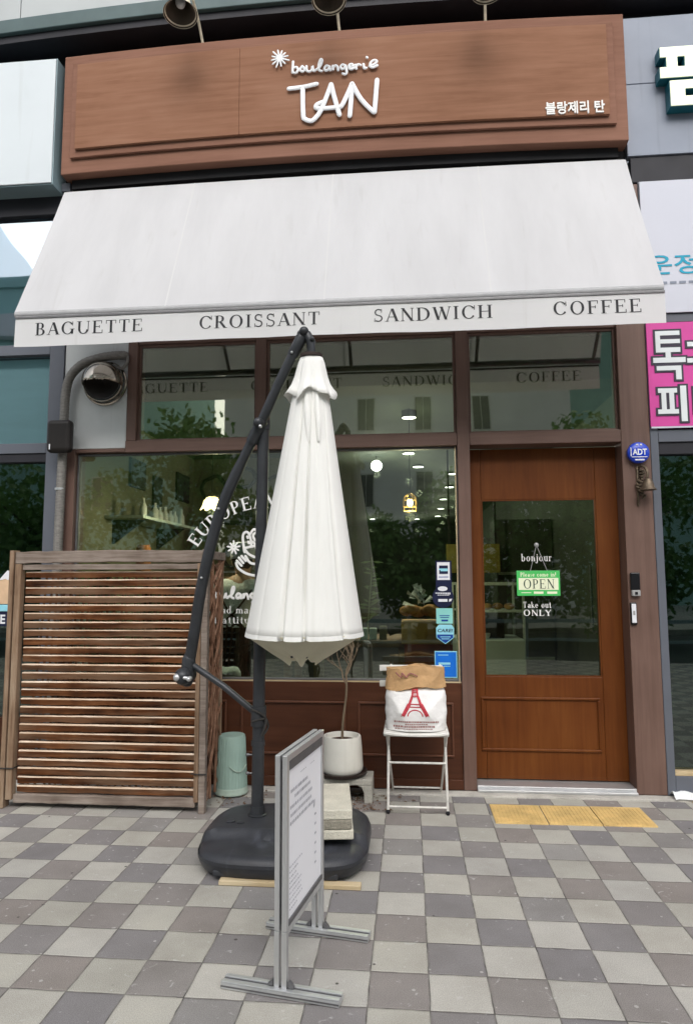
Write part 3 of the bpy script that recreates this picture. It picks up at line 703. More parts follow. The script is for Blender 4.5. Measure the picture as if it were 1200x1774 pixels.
# ------------------------------------------------------------------ awning
aw = thing('awning', (-.47,-.05,4.17), 'white fabric awning with lettered valance spread over the bakery front', 'awning')
cl = MB(); nx, nz = 60, 22
def aw_pt(x,t):
    sag = -.028*math.sin(math.pi*t)*(1+.25*math.sin(x*3.1))+.004*math.sin(x*7+t*5)*math.sin(math.pi*t)
    xe = -.46+(x+.46)*(1-.004*math.sin(math.pi*t))
    return (xe, -.07-.535*t + .35*sag + bow(x)*.5*(1-t), 4.170-1.125*t+sag*.3)
for j in range(nz+1):
    for i in range(nx+1): cl.v.append(aw_pt(-2.455+3.95*i/nx, j/nz))
for j in range(nz):
    for i in range(nx):
        a = j*(nx+1)+i; cl.f.append((a,a+1,a+nx+2,a+nx+1))
cl.build('canopy','awning_cloth',aw,smooth=True)
for xx in (-1.475,-.485,.51):
    sm = MB()
    for j in range(nz):
        p = aw_pt(xx,j/nz); q = aw_pt(xx,(j+1)/nz)
        sm.quad((p[0]-.005,p[1]-.003,p[2]-.0005),(p[0]+.005,p[1]-.003,p[2]-.0005),(q[0]+.005,q[1]-.003,q[2]-.0005),(q[0]-.005,q[1]-.003,q[2]-.0005))
    sm.build('seam','seam_cloth',aw)
MB().tube([(-2.45,-.592,3.030),(1.49,-.592,3.030)],.024,14,rnd=False).build('front_bar','bar_grey',aw,smooth=True)
va = MB()
def vy(x,t): return -.620+.004*math.sin(x*5.3)*t-.005*t+.003*math.sin(x*13)*t
nv=60
for j in range(5):
    for i in range(nv+1):
        x=-2.435+3.925*i/nv; t=j/4
        va.v.append((x,vy(x,t),3.012-(.197+.003*math.sin(x*2.2))*t))
for j in range(4):
    for i in range(nv): a=j*(nv+1)+i; va.f.append((a,a+1,a+nv+2,a+nv+1))
val = va.build('valance','valance_cloth',aw,smooth=True)
MB().box(-2.434,1.489,-.6265,-.618,2.996,3.008).build('valance_track','alu_dark',aw)
for s,x,wd in (('BAGUETTE',-2.300,.695),('CROISSANT',-1.252,.745),('SANDWICH',-.186,.697),('COFFEE',.858,.500)):
    serif(s,x,2.884,.080,0,space=.15,W=wd,T=.15,th=.05).xf(lambda x,y,z:(x,vy(x,(3.012-z)/.197)-.0014+y,z)).build('lettering','ink',val)
    serif(s,x,2.884,.080,0,space=.15,W=wd,T=.15,th=.05).xf(lambda x,y,z:(x,vy(x,(3.012-z)/.197)+.0014+y,z)).build('show_through','ink_back',val)
for x in (-2.40,-1.42,-.43,.55,1.44):
    MB().tube([(x,.01,3.58),(x,-.30,3.30),(x,-.585,3.04)],.014,8).build('arm','bar_grey',aw,smooth=True)
MB().tube([(-2.45,-.03,4.16),(1.49,-.03,4.16)],.035,12,rnd=False).build('roller','alu_dark',aw,smooth=True)

# ------------------------------------------------------------------ neighbours
nl = thing('neighbour_shop', (-3.6,0,0), 'shopfront at the left with blue grey glazing in slate frames', 'shopfront')
def BX(name,m,par,*a,bev=.003): return MB().box(*a).build(name,m,par,bev=bev)
BX('frame','grey_mullion',nl,-2.553,-2.445,.0,.12,.012,4.05)
BX('rail','grey_mullion',nl,-6.5,-2.555,.0,.12,2.262,2.335)
BX('rail','grey_mullion',nl,-6.5,-2.555,.0,.12,2.985,3.062)
BX('rail','dark_beam',nl,-6.5,-2.555,.01,.12,2.200,2.258)
BX('beam','dark_beam',nl,-6.5,-2.44,.004,.12,4.052,4.205)
BX('rail','grey_mullion',nl,-6.5,-2.44,-.02,.12,4.210,4.275)
for z0,z1,m in ((3.064,4.05,'glass_blue'),(2.337,2.983,'glass_blind'),(.42,2.198,'glass_dark')):
    BX('window_pane',m,nl,-6.5,-2.556,.05,.058,z0,z1,bev=0)
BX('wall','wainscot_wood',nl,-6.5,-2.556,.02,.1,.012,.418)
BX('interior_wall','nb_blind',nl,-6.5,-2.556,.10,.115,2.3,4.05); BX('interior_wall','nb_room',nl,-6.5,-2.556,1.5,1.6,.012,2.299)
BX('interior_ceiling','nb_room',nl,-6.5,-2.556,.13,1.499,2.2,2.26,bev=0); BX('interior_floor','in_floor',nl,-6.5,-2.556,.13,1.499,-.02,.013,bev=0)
ls = thing('light_box_sign', (-3.3,-.12,4.2), 'blank white light box sign with slate sides left of the timber name board', 'sign')
BX('face','lightbox_face',ls,-5.2,-2.512,-.155,-.145,4.2,5.155); BX('case','lightbox_side',ls,-5.21,-2.504,-.1445,.035,4.19,5.165)
# small notice board glimpsed between the wooden screen and the photo edge
ns = thing('cafe_placard', (-2.80,-.12,.013), 'peach placard with white pointed top above a black strip lettered E', 'placard')
MB().prism([(-3.0,1.20),(-2.715,1.20),(-2.718,1.365),(-2.735,1.362),(-2.75,1.370),(-2.775,1.362),(-3.0,1.362)],-.10,-.085).build('board','house_orange',ns)
MB().prism([(-2.795,1.364),(-2.775,1.364),(-2.75,1.372),(-2.735,1.364),(-2.717,1.367),(-2.717,1.42),(-2.738,1.428)],-.10,-.085).build('top','sticker_white',ns)
BX('shelf','sticker_sky',ns,-3.0,-2.712,-.105,-.085,1.150,1.195); BX('strip','sticker_navy',ns,-3.0,-2.708,-.10,-.085,1.05,1.148)
text_mb('E',(-2.772,-2.736,1.066,1.128),-.102,0,.03).build('lettering','sticker_white',ns)
MB().tube([(-2.80,-.09,.013),(-2.80,-.09,1.05)],.014,8).build('post','umbrella_metal',ns)
nr = thing('neighbour_shop', (2.6,0,0), 'shopfront at the right with slate frames and dark reflecting glass door', 'shopfront')
BX('frame','grey_mullion',nr,1.590,1.640,.0,.12,.012,4.05)
BX('beam','dark_beam',nr,1.55,6.5,.0,.12,4.045,4.225)
BX('rail','grey_mullion',nr,1.641,6.5,.0,.12,3.052,3.112)
BX('rail','grey_mullion',nr,1.641,6.5,.0,.12,2.245,2.325)
BX('rail','dark_beam',nr,1.641,6.5,.012,.12,2.165,2.243)
BX('window_pane','glass_dark',nr,1.641,6.5,.05,.058,.16,2.164,bev=0); BX('window_pane','glass_blue',nr,1.641,6.5,.06,.068,2.326,4.04,bev=0)
BX('sill','grey_mullion',nr,1.641,6.5,.0,.12,.012,.13); BX('sill_strip','plank_wood',nr,1.641,6.5,.004,.11,.131,.158)
BX('interior_wall','nb_room',nr,1.641,6.5,1.4,1.5,.012,2.24); BX('interior_wall','nb_room',nr,1.641,6.5,.3,.33,2.241,4.05)
BX('interior_ceiling','nb_room',nr,1.641,6.5,.13,1.399,2.18,2.24,bev=0); BX('interior_floor','in_floor',nr,1.641,6.5,.13,1.399,-.02,.013,bev=0)
rs = thing('panel_sign', (2.6,-.02,4.23), 'blue grey metal panel sign with thick cream Korean lettering at the top right', 'sign')
BX('panel','sign_alu_blue',rs,1.53,6.5,-.012,.05,4.23,4.752); BX('panel','sign_alu_blue',rs,1.53,6.5,-.012,.05,4.757,5.25)
gl_ = [(1.745,2.08,4.875,4.945),(1.785,1.855,4.800,4.8745),(1.905,1.975,4.800,4.8745),(1.74,2.08,4.725,4.7995),(1.80,2.4,4.640,4.700),(1.80,1.895,4.585,4.6395),(1.80,2.4,4.520,4.5845)]
MB_l = MB(); MB_s = MB()
for a,c,d,e in gl_:
    MB_l.box(a,c,-.095,-.088,d,e); MB_s.box(a-.004,c+.004,-.0875,-.013,d-.004,e+.004)
for a,c,d,e in ((2.16,2.24,4.60,4.96),(2.085,2.159,4.74,4.79)):
    MB_l.box(a,c,-.095,-.088,d,e); MB_s.box(a-.004,c+.004,-.0875,-.013,d-.004,e+.004)
MB_l.build('lettering','letter_cream',rs); MB_s.build('letter_body','letter_side',rs)
wb = thing('white_banner', (2.6,-.03,3.11), 'white banner with thin teal Korean lettering right of the awning', 'banner')
BX('sheet','banner_white',wb,1.596,5.5,-.014,-.004,3.114,4.04,bev=0)
text_mb('운정',(1.615,1.945,3.375,3.515),-.017,0,.012).add(MB().box(1.975,2.08,-.0172,-.0165,3.445,3.462)).build('lettering','letter_teal',wb)
m_=MB()
for i in range(14): m_.box(1.70+i*.06,1.742+i*.06,-.0172,-.0165,3.31,3.327)
m_.build('small_print','sign_alu_blue',wb)
pb = thing('pink_banner', (2.6,-.03,2.33), 'magenta banner with bold outlined white Korean letters beside the brown pillar', 'banner')
BX('sheet','banner_pink',pb,1.592,5.5,-.016,-.004,2.345,3.045,bev=0)
BX('hem','banner_white',pb,1.594,5.5,-.0175,-.0165,2.333,2.344,bev=0)
K = [(1.645,1.80,2.955,2.985),(1.645,1.675,2.84,2.9545),(1.6755,1.80,2.90,2.928),(1.6755,1.80,2.84,2.872),(1.705,1.738,2.805,2.8395),(1.625,1.83,2.770,2.8045),(1.645,1.80,2.718,2.748),(1.765,1.80,2.655,2.7175),
     (1.645,1.765,2.567,2.597),(1.665,1.695,2.457,2.5665),(1.715,1.745,2.457,2.5665),(1.640,1.770,2.427,2.4565),(1.785,1.823,2.375,2.612),
     (1.845,1.985,2.875,2.905),(1.9,1.93,2.80,2.8745),(1.84,2.0,2.765,2.795),(1.87,2.02,2.56,2.595),(1.87,1.90,2.43,2.5595),(1.9005,2.02,2.43,2.462)]
f1 = MB(); f2 = MB()
for i,(a,c,d,e) in enumerate(K):
    f1.box(a,c,-.0225,-.0205,d,e); f2.box(a-.013,c+.013,-.0200-.00003*i,-.0165,d-.013,e+.013)
f1.build('lettering','letter_grey',pb); f2.build('letter_outline','letter_outline',pb)
# crumpled cloth on the ledge
nk = MB(); n=14
for j in range(n+1):
    for i in range(n+1):
        u=i/n; v=j/n
        nk.v.append((1.60+.30*u,-.10+.13*v+.01*math.sin(u*9),.018+.035*abs(math.sin(u*7+v*4))*math.sin(math.pi*v)*(1-.6*u)+.004*random.random()))
for j in range(n):
    for i in range(n): a=j*(n+1)+i; nk.f.append((a,a+1,a+n+2,a+n+1))
tag(nk.build('paper_wrapper','napkin',at=(1.75,-.03,.013),smooth=True),'crumpled white paper lying at the foot of the brown pillar','litter')

# ------------------------------------------------------------------ fittings on the facade
vt = thing('exhaust_vent', (-2.13,.01,2.75), 'round polished steel exhaust vent with dark mouth on the white side panel', 'vent')
c = (-2.13,-.045,2.755)
hv = MB(); n=32; m=20
def sph(r,th,ph): # ph from front pole (-Y)
    return (c[0]+r*math.sin(ph)*math.cos(th), c[1]-r*.92*math.cos(ph), c[2]+r*math.sin(ph)*math.sin(th))
hood = MB()
idx={}
for j in range(m+1):
    for i in range(n): hood.v.append(sph(.142,2*math.pi*i/n,1e-3+math.pi*.62*j/m))
for j in range(m):
    for i in range(n):
        q=(j*n+i,j*n+(i+1)%n,(j+1)*n+(i+1)%n,(j+1)*n+i)
        zc=sum(hood.v[k][2] for k in q)/4; yc=sum(hood.v[k][1] for k in q)/4
        if zc < c[2]-.018 and yc < c[1]+.0: continue
        hood.f.append(q)
hood.build('hood','chrome',vt,smooth=True).modifiers.new('thickness','SOLIDIFY').thickness=.004
inn = MB()
for j in range(13):
    for i in range(n): inn.v.append((c[0]+.128*math.cos(2*math.pi*i/n)*(1-j/12*.999), c[1]-.012+.04*(j/12), c[2]+.128*math.sin(2*math.pi*i/n)*(1-j/12*.999)))
for j in range(12):
    for i in range(n): inn.f.append((j*n+i,j*n+(i+1)%n,(j+1)*n+(i+1)%n,(j+1)*n+i))
inn.build('mouth','chrome_dark',vt,smooth=True)
MB().tube([(c[0]+.152*math.cos(a),.0,c[2]+.152*math.sin(a)) for a in [2*math.pi*i/40 for i in range(41)]],.010,8,rnd=False).build('flange','chrome',vt,smooth=True)
cd = MB()
pts = smoothpath([(-1.99,-.005,2.955),(-2.05,-.035,2.945),(-2.16,-.05,2.925),(-2.28,-.05,2.885),(-2.365,-.05,2.80),(-2.395,-.05,2.68),(-2.40,-.05,2.50),(-2.405,-.05,2.0),(-2.41,-.05,1.3),(-2.41,-.05,.1)],8)
pts2=[]
for a,b_ in zip(pts,pts[1:]):
    k=max(1,int((b_-a).length/.012))
    pts2 += [a.lerp(b_,i/k) for i in range(k)]
pts2.append(pts[-1])
cd.tube(pts2,[.030+.0018*(i%2) for i in range(len(pts2))],14)
ct = cd.build('conduit','conduit',at=(-2.41,-.05,.1),smooth=True); tag(ct,'grey flexible conduit bending down the left edge of the bakery front','conduit')
MB().tube(smoothpath([(-1.975,-.004,2.965),(-1.965,-.02,2.90),(-2.0,-.03,2.85),(-2.06,-.02,2.88)]),.012,8).build('connector','conduit',ct,smooth=True)
MB().tube([(-2.41,-.05,1.985),(-2.41,-.05,2.0)],.035,14,rnd=False).build('clamp','alu',ct,smooth=True)
bx = MB().box(-2.472,-2.298,-.155,-.084,2.235,2.465).build('junction_box','black_box',at=(-2.385,-.11,2.235),bev=.03,seg=4)
tag(bx,'black plastic junction box clipped over the grey conduit','box')
BX('label_plate','sticker_white',bx,-2.445,-2.437,-.1565,-.1552,2.255,2.292,bev=0)
# round alarm sign
al = thing('alarm_badge', (1.5,-.0,2.17), 'round blue security alarm badge lettered ADT on the brown pillar', 'sign')
def front_disc(mb,cx,cz,prof,n=36):
    tmp=MB().lathe(prof,(0,0,0),n); tmp.xf(lambda x,y,z:(cx+x,z,cz+y)); mb.add(tmp); return mb
front_disc(MB(),1.500,2.172,[(.066,-.001),(.070,-.02),(.068,-.035),(.055,-.046),(.02,-.050)]).build('body','alarm_blue',al,smooth=True)
text_mb('ADT',(1.456,1.546,2.153,2.194),-.0522,0,.03).add(MB().box(1.444,1.449,-.0522,-.0515,2.145,2.203)).add(MB().box(1.450,1.548,-.0522,-.0515,2.138,2.143)).add(MB().box(1.47,1.53,-.0522,-.0515,2.118,2.126)).add(MB().box(1.482,1.494,-.05,-.049,2.217,2.226)).add(MB().box(1.506,1.518,-.05,-.049,2.217,2.226)).build('lettering','sticker_white',al)
# ornate bronze bell
be = thing('wall_bell', (1.52,-.0,1.9), 'small ornate bronze bell hanging on the brown pillar under the blue badge', 'bell')
br = MB(); br.tube(smoothpath([(1.505,-.003,2.075),(1.512,-.03,2.085),(1.53,-.06,2.065),(1.535,-.075,2.03),(1.53,-.075,2.0)]),.009,8)
for k in range(9):
    a=k*.7; br.tube(smoothpath([(1.51,-.006,2.06-.02*k),(1.51+.03*math.cos(a),-.02,2.05-.02*k),(1.515,-.03,2.035-.02*k)]),.008,6)
br.tube([(1.495,-.006,2.08),(1.492,-.006,1.83)],.008,6)
br.build('bracket','bronze',be,smooth=True)
MB().lathe([(.012,.075),(.024,.07),(.032,.045),(.040,.015),(.052,0),(.045,.002)],(1.535,-.075,1.92),24).build('bell','bronze',be,smooth=True)
# access reader and doorbell
kp = thing('access_reader', (1.445,-.0,1.25), 'black card reader with grey foot on the brown pillar beside the door', 'card reader')
BX('body','device_black',kp,1.418,1.476,-.022,-.001,1.285,1.395,bev=.006); BX('foot','device_grey',kp,1.422,1.474,-.028,-.001,1.245,1.283,bev=.005)
BX('key','device_black',kp,1.438,1.456,-.0305,-.0285,1.254,1.272,bev=.001)
db = thing('doorbell', (1.43,0,1.05), 'slim white doorbell in black surround below the card reader', 'doorbell')
BX('surround','device_black',db,1.410,1.450,-.016,-.001,1.062,1.205,bev=.006); BX('face','sticker_white',db,1.416,1.444,-.021,-.0165,1.075,1.195,bev=.003)
BX('button','device_grey',db,1.4235,1.4365,-.0235,-.0215,1.125,1.152,bev=.001)

# ------------------------------------------------------------------ open sign and stickers
op = thing('open_sign', (.868,Yd+.012,1.24), 'green hanging sign reading OPEN on the door glass', 'sign')
yo = Yd+.008
MB().box(.727,1.012,yo,yo+.006,1.243,1.412).build('board','open_green',op,bev=.003)
MB().box(.739,1.000,yo-.0015,yo-.0002,1.283,1.363).build('panel','open_cream',op)
serif('OPEN',.770,1.292,.062,yo-.0022,W=.205).build('lettering','open_ink',op)
serif('Please come in!',.752,1.372,.028,yo-.0008,W=.235,T=.2,th=.1).add(MB().box(.837,.90,yo-.0012,yo-.0002,1.257,1.272)).add(MB().box(.925,.99,yo-.0012,yo-.0002,1.257,1.272)).add(MB().box(.755,.82,yo-.0012,yo-.0002,1.262,1.267)).build('lettering','open_cream',op)
MB().tube([(.820,yo+.003,1.412),(.862,yo+.002,1.575)],.0022,6).tube([(.93,yo+.003,1.412),(.868,yo+.002,1.575)],.0022,6).build('cord','device_grey',op)
front_disc(MB(),.866,1.585,[(.004,Yd+.020),(.016,Yd+.016),(.014,Yd+.006),(.004,Yd)],16).build('suction_cup','device_grey',op,smooth=True)
ys = .0455
def st(name, loc, label): return thing(name, loc, label, 'sticker', 'stickers on the shop window')
s1 = st('window_sticker',(.235,ys,1.40),'white card sticker with navy and pale blue emblem, uppermost on the shop window')
MB().box(.182,.287,ys,ys+.002,1.275,1.480).build('backing','sticker_navy',s1)
MB().box(.1915,.2755,ys-.0012,ys-.0002,1.352,1.470).build('card','sticker_white',s1,bev=.0)
MB().box(.205,.263,ys-.0024,ys-.0013,1.392,1.448).build('emblem','sticker_navy',s1)
MB().box(.214,.262,ys-.0036,ys-.0025,1.410,1.428).box(.204,.2139,ys-.0036,ys-.0025,1.418,1.428).build('emblem_band','sticker_sky',s1)
MB().box(.203,.264,ys-.0024,ys-.0013,1.369,1.374).build('lettering','sticker_deep',s1)
s2 = st('window_sticker',(.235,ys,1.25),'dark round sticker with pale oval and small white print under the white card')
front_disc(MB(),.228,1.238,[(.070,ys-.0003),(.070,ys-.0025)]).build('disc','sticker_navy',s2)
front_disc(MB(),.226,1.294,[(.032,ys-.0027),(.032,ys-.0040)],24).xf(lambda x,y,z:(x,y,1.294+(z-1.294)*.5)).build('oval','sticker_white',s2)
t2=MB()
for k in range(9): t2.box(.178+.0112*k,.1865+.0112*k,ys-.004,ys-.0027,1.262-.0008*k,1.2685)
for k in range(7): t2.box(.192+.0112*k,.2005+.0112*k,ys-.004,ys-.0027,1.249,1.2545)
t2.box(.196,.256,ys-.004,ys-.0027,1.208,1.226).prism([(.265,1.208),(.281,1.212),(.287,1.228),(.268,1.226)],ys-.004,ys-.0027)
t2.build('lettering','sticker_white',s2)
s3 = st('window_sticker',(.235,ys,1.1),'square mint green sticker between the dark round one and the blue shield')
MB().box(.181,.289,ys-.001,ys+.001,1.064,1.165).build('card','sticker_mint',s3,bev=0)
t3=MB().box(.214,.258,ys-.0022,ys-.0012,1.079,1.091).box(.202,.268,ys-.0022,ys-.0012,1.114,1.119).box(.206,.264,ys-.0022,ys-.0012,1.102,1.107); t3.build('lettering','sticker_deep',s3)
s4 = st('window_sticker',(.235,ys,.98),'shield shaped blue sticker with pale top lettered CARE!')
MB().prism([(.238,.930),(.294,.972),(.296,1.035),(.280,1.058),(.198,1.058),(.178,1.035),(.180,.972)],ys-.001,ys+.001).build('shield','sticker_sky',s4)
MB().prism([(.238,.936),(.289,.974),(.290,.993),(.184,.993),(.185,.974)],ys-.0022,ys-.0012).build('base','sticker_deep',s4)
text_mb('CARE!',(.188,.288,1.008,1.030),ys-.0022,0,.02,.2).build('lettering','sticker_navy',s4)
t4=MB().box(.205,.272,ys-.0034,ys-.0024,.975,.980).box(.212,.264,ys-.0034,ys-.0024,.962,.967); t4.build('small_print','sticker_sky',s4)
s5 = st('window_sticker',(.235,ys,.8),'large bright blue sticker with pale border lowest on the shop window')
MB().box(.166,.312,ys-.001,ys+.001,.712,.885).build('border','sticker_sky',s5,bev=.012); MB().box(.172,.306,ys-.0022,ys-.0012,.719,.878).build('card','sticker_blue',s5)
t5=MB().box(.188,.255,ys-.0034,ys-.0024,.857,.862).box(.190,.268,ys-.0034,ys-.0024,.797,.811).box(.225,.268,ys-.0034,ys-.0024,.785,.789); t5.build('lettering','sticker_sky',s5)

# ------------------------------------------------------------------ wooden slatted screen
ws = thing('slatted_screen', (-1.84,-.45,0), 'weathered wooden slatted screen with twig lattice side at the left of the window', 'screen')
sl = MB(); ed_ = MB(); rnd = random.Random(3); ns_ = 26; k = 30
for i in range(ns_):
    z0 = .088+i*.0515; h = .040+rnd.uniform(-.003,.002); tl = rnd.uniform(-.002,.002); ph = rnd.uniform(0,9); y0=-.490+rnd.uniform(-.004,.004)
    b = len(sl.v); e0 = len(ed_.v)
    for q in range(k+1):
        x = -2.372+1.098*q/k; zz = z0+tl*(q/k-.5)*2
        low = .0016*math.sin(x*11+ph)+.0016*math.sin(x*23+2*ph)+rnd.uniform(-.0012,.0012)
        sl.v += [(x,y0+.004,zz+low),(x,y0+.026,zz+low+.004),(x,y0+.032,zz+h),(x,y0+.0075,zz+h-.0005),(x,y0,zz+h-.0075)]
        t_=rnd.uniform(-.0006,.0006)
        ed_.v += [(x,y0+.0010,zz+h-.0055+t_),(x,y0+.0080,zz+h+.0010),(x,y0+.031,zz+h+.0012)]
    for q in range(k):
        a=b+5*q; c=a+5
        for m2 in range(5): m3=(m2+1)%5; sl.f.append((a+m2,a+m3,c+m3,c+m2))
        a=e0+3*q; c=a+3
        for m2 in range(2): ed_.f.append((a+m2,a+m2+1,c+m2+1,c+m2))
    sl.f.append((b+4,b+3,b+2,b+1,b)); e=b+5*k; sl.f.append((e,e+1,e+2,e+3,e+4))
ed_.build('lit_slat_edges','lit_edge_wood',ws)  # lit upper edges, painted as a paler strip on each slat
sl.build('slats','slat_wood',ws)
def rough_box(x0,x1,y0,y1,z0,z1,amp,n=24):
    m_=MB().box(x0,x1,y0,y1,z0,z1,n); r_=random.Random(int((x0+z0)*1000))
    ofs=[r_.uniform(-amp,amp) for _ in range(n+1)]
    return m_.xf(lambda x,y,z:(x,y,z+ofs[max(0,min(n,int(round((x-x0)/(x1-x0)*n))))]))
rough_box(-2.43,-1.225,-.515,-.475,1.462,1.535,.0022).xf(lambda x,y,z:(x,y,z+.008*math.sin((x+2.43)/1.2*3.1))).build('rail','grey_wood',ws,bev=.004)
rough_box(-2.385,-1.262,-.505,-.472,1.424,1.458,.001).build('rail','grey_wood',ws,bev=.003)
rough_box(-2.385,-1.262,-.505,-.462,.030,.080,.002).build('rail','grey_wood',ws,bev=.004)
MB().box(-2.462,-2.434,-.525,-.455,0,1.545).build('post','post_wood',ws,bev=.004)
MB().box(-2.426,-2.386,-.520,-.470,.05,1.46).build('post','post_wood',ws,bev=.004)
MB().box(-1.271,-1.243,-.512,-.468,.06,1.46).build('post','post_wood',ws,bev=.004)
MB().box(-1.238,-1.200,-.522,-.474,0,1.545).build('post','grey_wood',ws,bev=.004)
MB().box(-1.228,-1.206,-.17,-.152,0,1.50).build('post','post_wood',ws,bev=.004)
MB().box(-1.236,-1.196,-.473,-.15,1.485,1.535).build('rail','grey_wood',ws,bev=.004)
MB().tube([(-2.468,-.53,.235),(-2.38,-.526,.235),(-2.38,-.46,.235)],.004,6).tube([(-1.285,-.517,.225),(-1.236,-.527,.225),(-1.195,-.525,.225)],.004,6).build('wire_tie','wire_dark',ws)
tw = MB(); rnd=random.Random(11)
def twig(x,y0,y1,z0,z1,r):
    p=[(x+rnd.uniform(-.012,.012),y0+(y1-y0)*t+rnd.uniform(-.008,.008),z0+(z1-z0)*t+rnd.uniform(-.012,.012)) for t in (0,.25,.5,.75,1)]
    tw.tube(smoothpath(p,3),[r*(1+.2*math.sin(i)) for i in range(13)],6)
for i in range(13):
    z=.06+.112*i
    twig(-1.212,-.465,-.175,z,min(1.48,z+.52),rnd.uniform(.006,.010)); twig(-1.224,-.465,-.175,min(1.48,z+.5),z,rnd.uniform(.006,.010))
for i in range(26):
    x=-2.36+.042*i; z=.12
    twigx=[(x+.10*t+rnd.uniform(-.01,.01),-.44+rnd.uniform(-.006,.006),z+1.28*t) for t in (0,.25,.5,.75,1)]
    tw.tube(twigx,.008,6)
for y in (-.37,-.25): tw.tube([(-1.215+rnd.uniform(-.004,.004),y+rnd.uniform(-.012,.012),.05+1.43*t/4) for t in range(5)],rnd.uniform(.007,.012),6)
tw.build('twig_lattice','twig_wood',ws,smooth=True)

# ------------------------------------------------------------------ upturned bucket
bk = thing('bucket', (-1.14,-.14,0), 'pale green metal bucket turned upside down between the screen and the umbrella pole', 'bucket')
MB().lathe([(.100,.050),(.098,.06),(.084,.362),(.080,.368),(.02,.369)],(-1.14,-.14,0),40).build('body','bucket_green',bk,smooth=True)
MB().lathe([(.103,.012),(.105,.018),(.103,.028),(.101,.032),(.103,.044),(.100,.052)],(-1.14,-.14,0),40).build('rim','bucket_edge',bk,smooth=True)
rb_=MB()
for i in range(30):
    a=2*math.pi*i/30
    rb_.tube([(-1.14+.0985*math.cos(a),-.14+.0985*math.sin(a),.058),(-1.14+.0845*math.cos(a),-.14+.0845*math.sin(a),.35)],.0018,5)
rb_.build('ribs','bucket_green',bk,smooth=True)
MB().tube(smoothpath([(-1.14+.100*math.sin(a),-.14-.100*math.cos(a),.19-.035*math.sin((a-.15)*2.6)) for a in (.15,.4,.75,1.1,1.35)]),.0035,6).build('handle','bucket_edge',bk,smooth=True)

# ------------------------------------------------------------------ cantilever umbrella
um = thing('cantilever_umbrella', (-.79,-.95,0), 'closed white cantilever umbrella on a charcoal post and wide black plastic base', 'umbrella')
bs = MB(); prof=[(.90,.021),(.95,.024),(.985,.05),(1.0,.085),(1.0,.105),(.975,.130),(.93,.143),(.87,.150),(.80,.1525),(.70,.153),(.60,.153),(.50,.153),(.40,.153),(.30,.153),(.20,.153),(.05,.153)]
bs.lathe(prof,(-.612,-1.055,0),96,.410,.345,3.6)
def basefx(x,y,z):
    if z > .09:                                                  # lower step along the front
        t=min(1,max(0,(-1.150-y)/.035)); z -= .036*t*t*(3-2*t)
    return (x,y,z)
bs.xf(basefx); bs.build('base','plastic_black',um,smooth=True)
ft=MB()
for x0,x1 in ((-.90,-.79),(-.74,-.47),(-.44,-.33)): ft.box(x0,x1,-1.372,-1.30,.0205,.05)
for y in (-1.2,-.9): ft.box(-.90,-.32,y-.08,y+.08,.0,.04)
ft.build('foot','plastic_black',um,bev=.008)
front_cap=MB().lathe([(.022,.150),(.022,.160),(.016,.164),(.004,.164)],(-.90,-1.06,0),18); front_cap.lathe([(.018,.150),(.018,.158),(.004,.160)],(-.85,-1.07,0),18).build('filler_cap','plastic_black',um,smooth=True)
MB().lathe([(.048,.150),(.050,.158),(.040,.162),(.036,.20)],(-.79,-.95,0),28).build('socket','umbrella_metal',um,smooth=True)
MB().tube([(-.79,-.95,.15),(-.784,-.95,1.2),(-.776,-.95,2.20)],.0315,20,rnd=False).build('pole','umbrella_metal',um,smooth=True)
for a_,b_,r_ in (((-.788,-.95,.60),(-.787,-.95,.70),.040),((-.789,-.95,.50),(-.789,-.95,.525),.036),((-.776,-.95,2.17),(-.776,-.95,2.225),.037)): MB().tube([a_,b_],r_,18,rnd=False).build('collar','umbrella_metal',um,smooth=True)
MB().tube([(-.82,-.96,.455),(-.838,-.96,.455)],.005,8).tube([(-.82,-.96,.362),(-.838,-.96,.362)],.005,8).tube([(-.840,-.96,.455),(-.843,-.96,.455)],.009,10).tube([(-.840,-.96,.362),(-.843,-.96,.362)],.009,10).build('bolt','alu_dark',um,smooth=True)
ap = smoothpath([(-1.183,-.885,.93),(-1.150,-.90,1.12),(-1.118,-.915,1.312),(-1.065,-.925,1.55),(-.995,-.94,1.775),(-.89,-.955,2.0),(-.785,-.985,2.195),(-.665,-1.02,2.435),(-.552,-1.05,2.645)],4)
MB().tube(ap,[.0305 if i<20 else .0265 for i in range(len(ap))],16,rnd=False).build('arm','umbrella_metal',um,smooth=True)
MB().tube([(-.835,-.97,2.10),(-.775,-.988,2.215)],.0335,16,rnd=False).tube([(-.787,-1.03,2.195),(-.779,-.95,2.195)],.028,14).build('joint','umbrella_metal',um,smooth=True)
MB().tube([(-.60,-1.036,2.555),(-.552,-1.05,2.645)],.031,16).build('sleeve','umbrella_metal',um,smooth=True)
for a_,b_,r_ in (((-.772,-1.040,2.17),(-.772,-1.046,2.17),.010),((-1.107,-.945,1.37),(-1.107,-.951,1.37),.007),((-1.013,-.968,1.74),(-1.013,-.975,1.74),.007),((-.60,-1.067,2.56),(-.60,-1.073,2.56),.007)): MB().tube([a_,b_],r_,10).build('bolt','alu',um,smooth=True)
MB().tube([(-1.175,-.885,.905),(-.98,-.915,.79),(-.815,-.945,.672)],.0175,12).build('strut','umbrella_metal',um,smooth=True)
cr = MB().tube([(-1.188,-.885,.935),(-1.196,-.885,.82)],.036,16).tube([(-1.205,-.93,.845),(-1.205,-.84,.845)],.047,20).build('crank_housing','umbrella_metal',um,smooth=True)
MB().tube([(-1.225,-.945,.845),(-1.225,-.962,.845)],.022,14).tube([(-1.23,-.962,.848),(-1.155,-.966,.84)],[.012,.009],10).tube([(-1.155,-.960,.84),(-1.155,-.985,.84)],.013,12).build('crank_handle','alu',um,smooth=True)
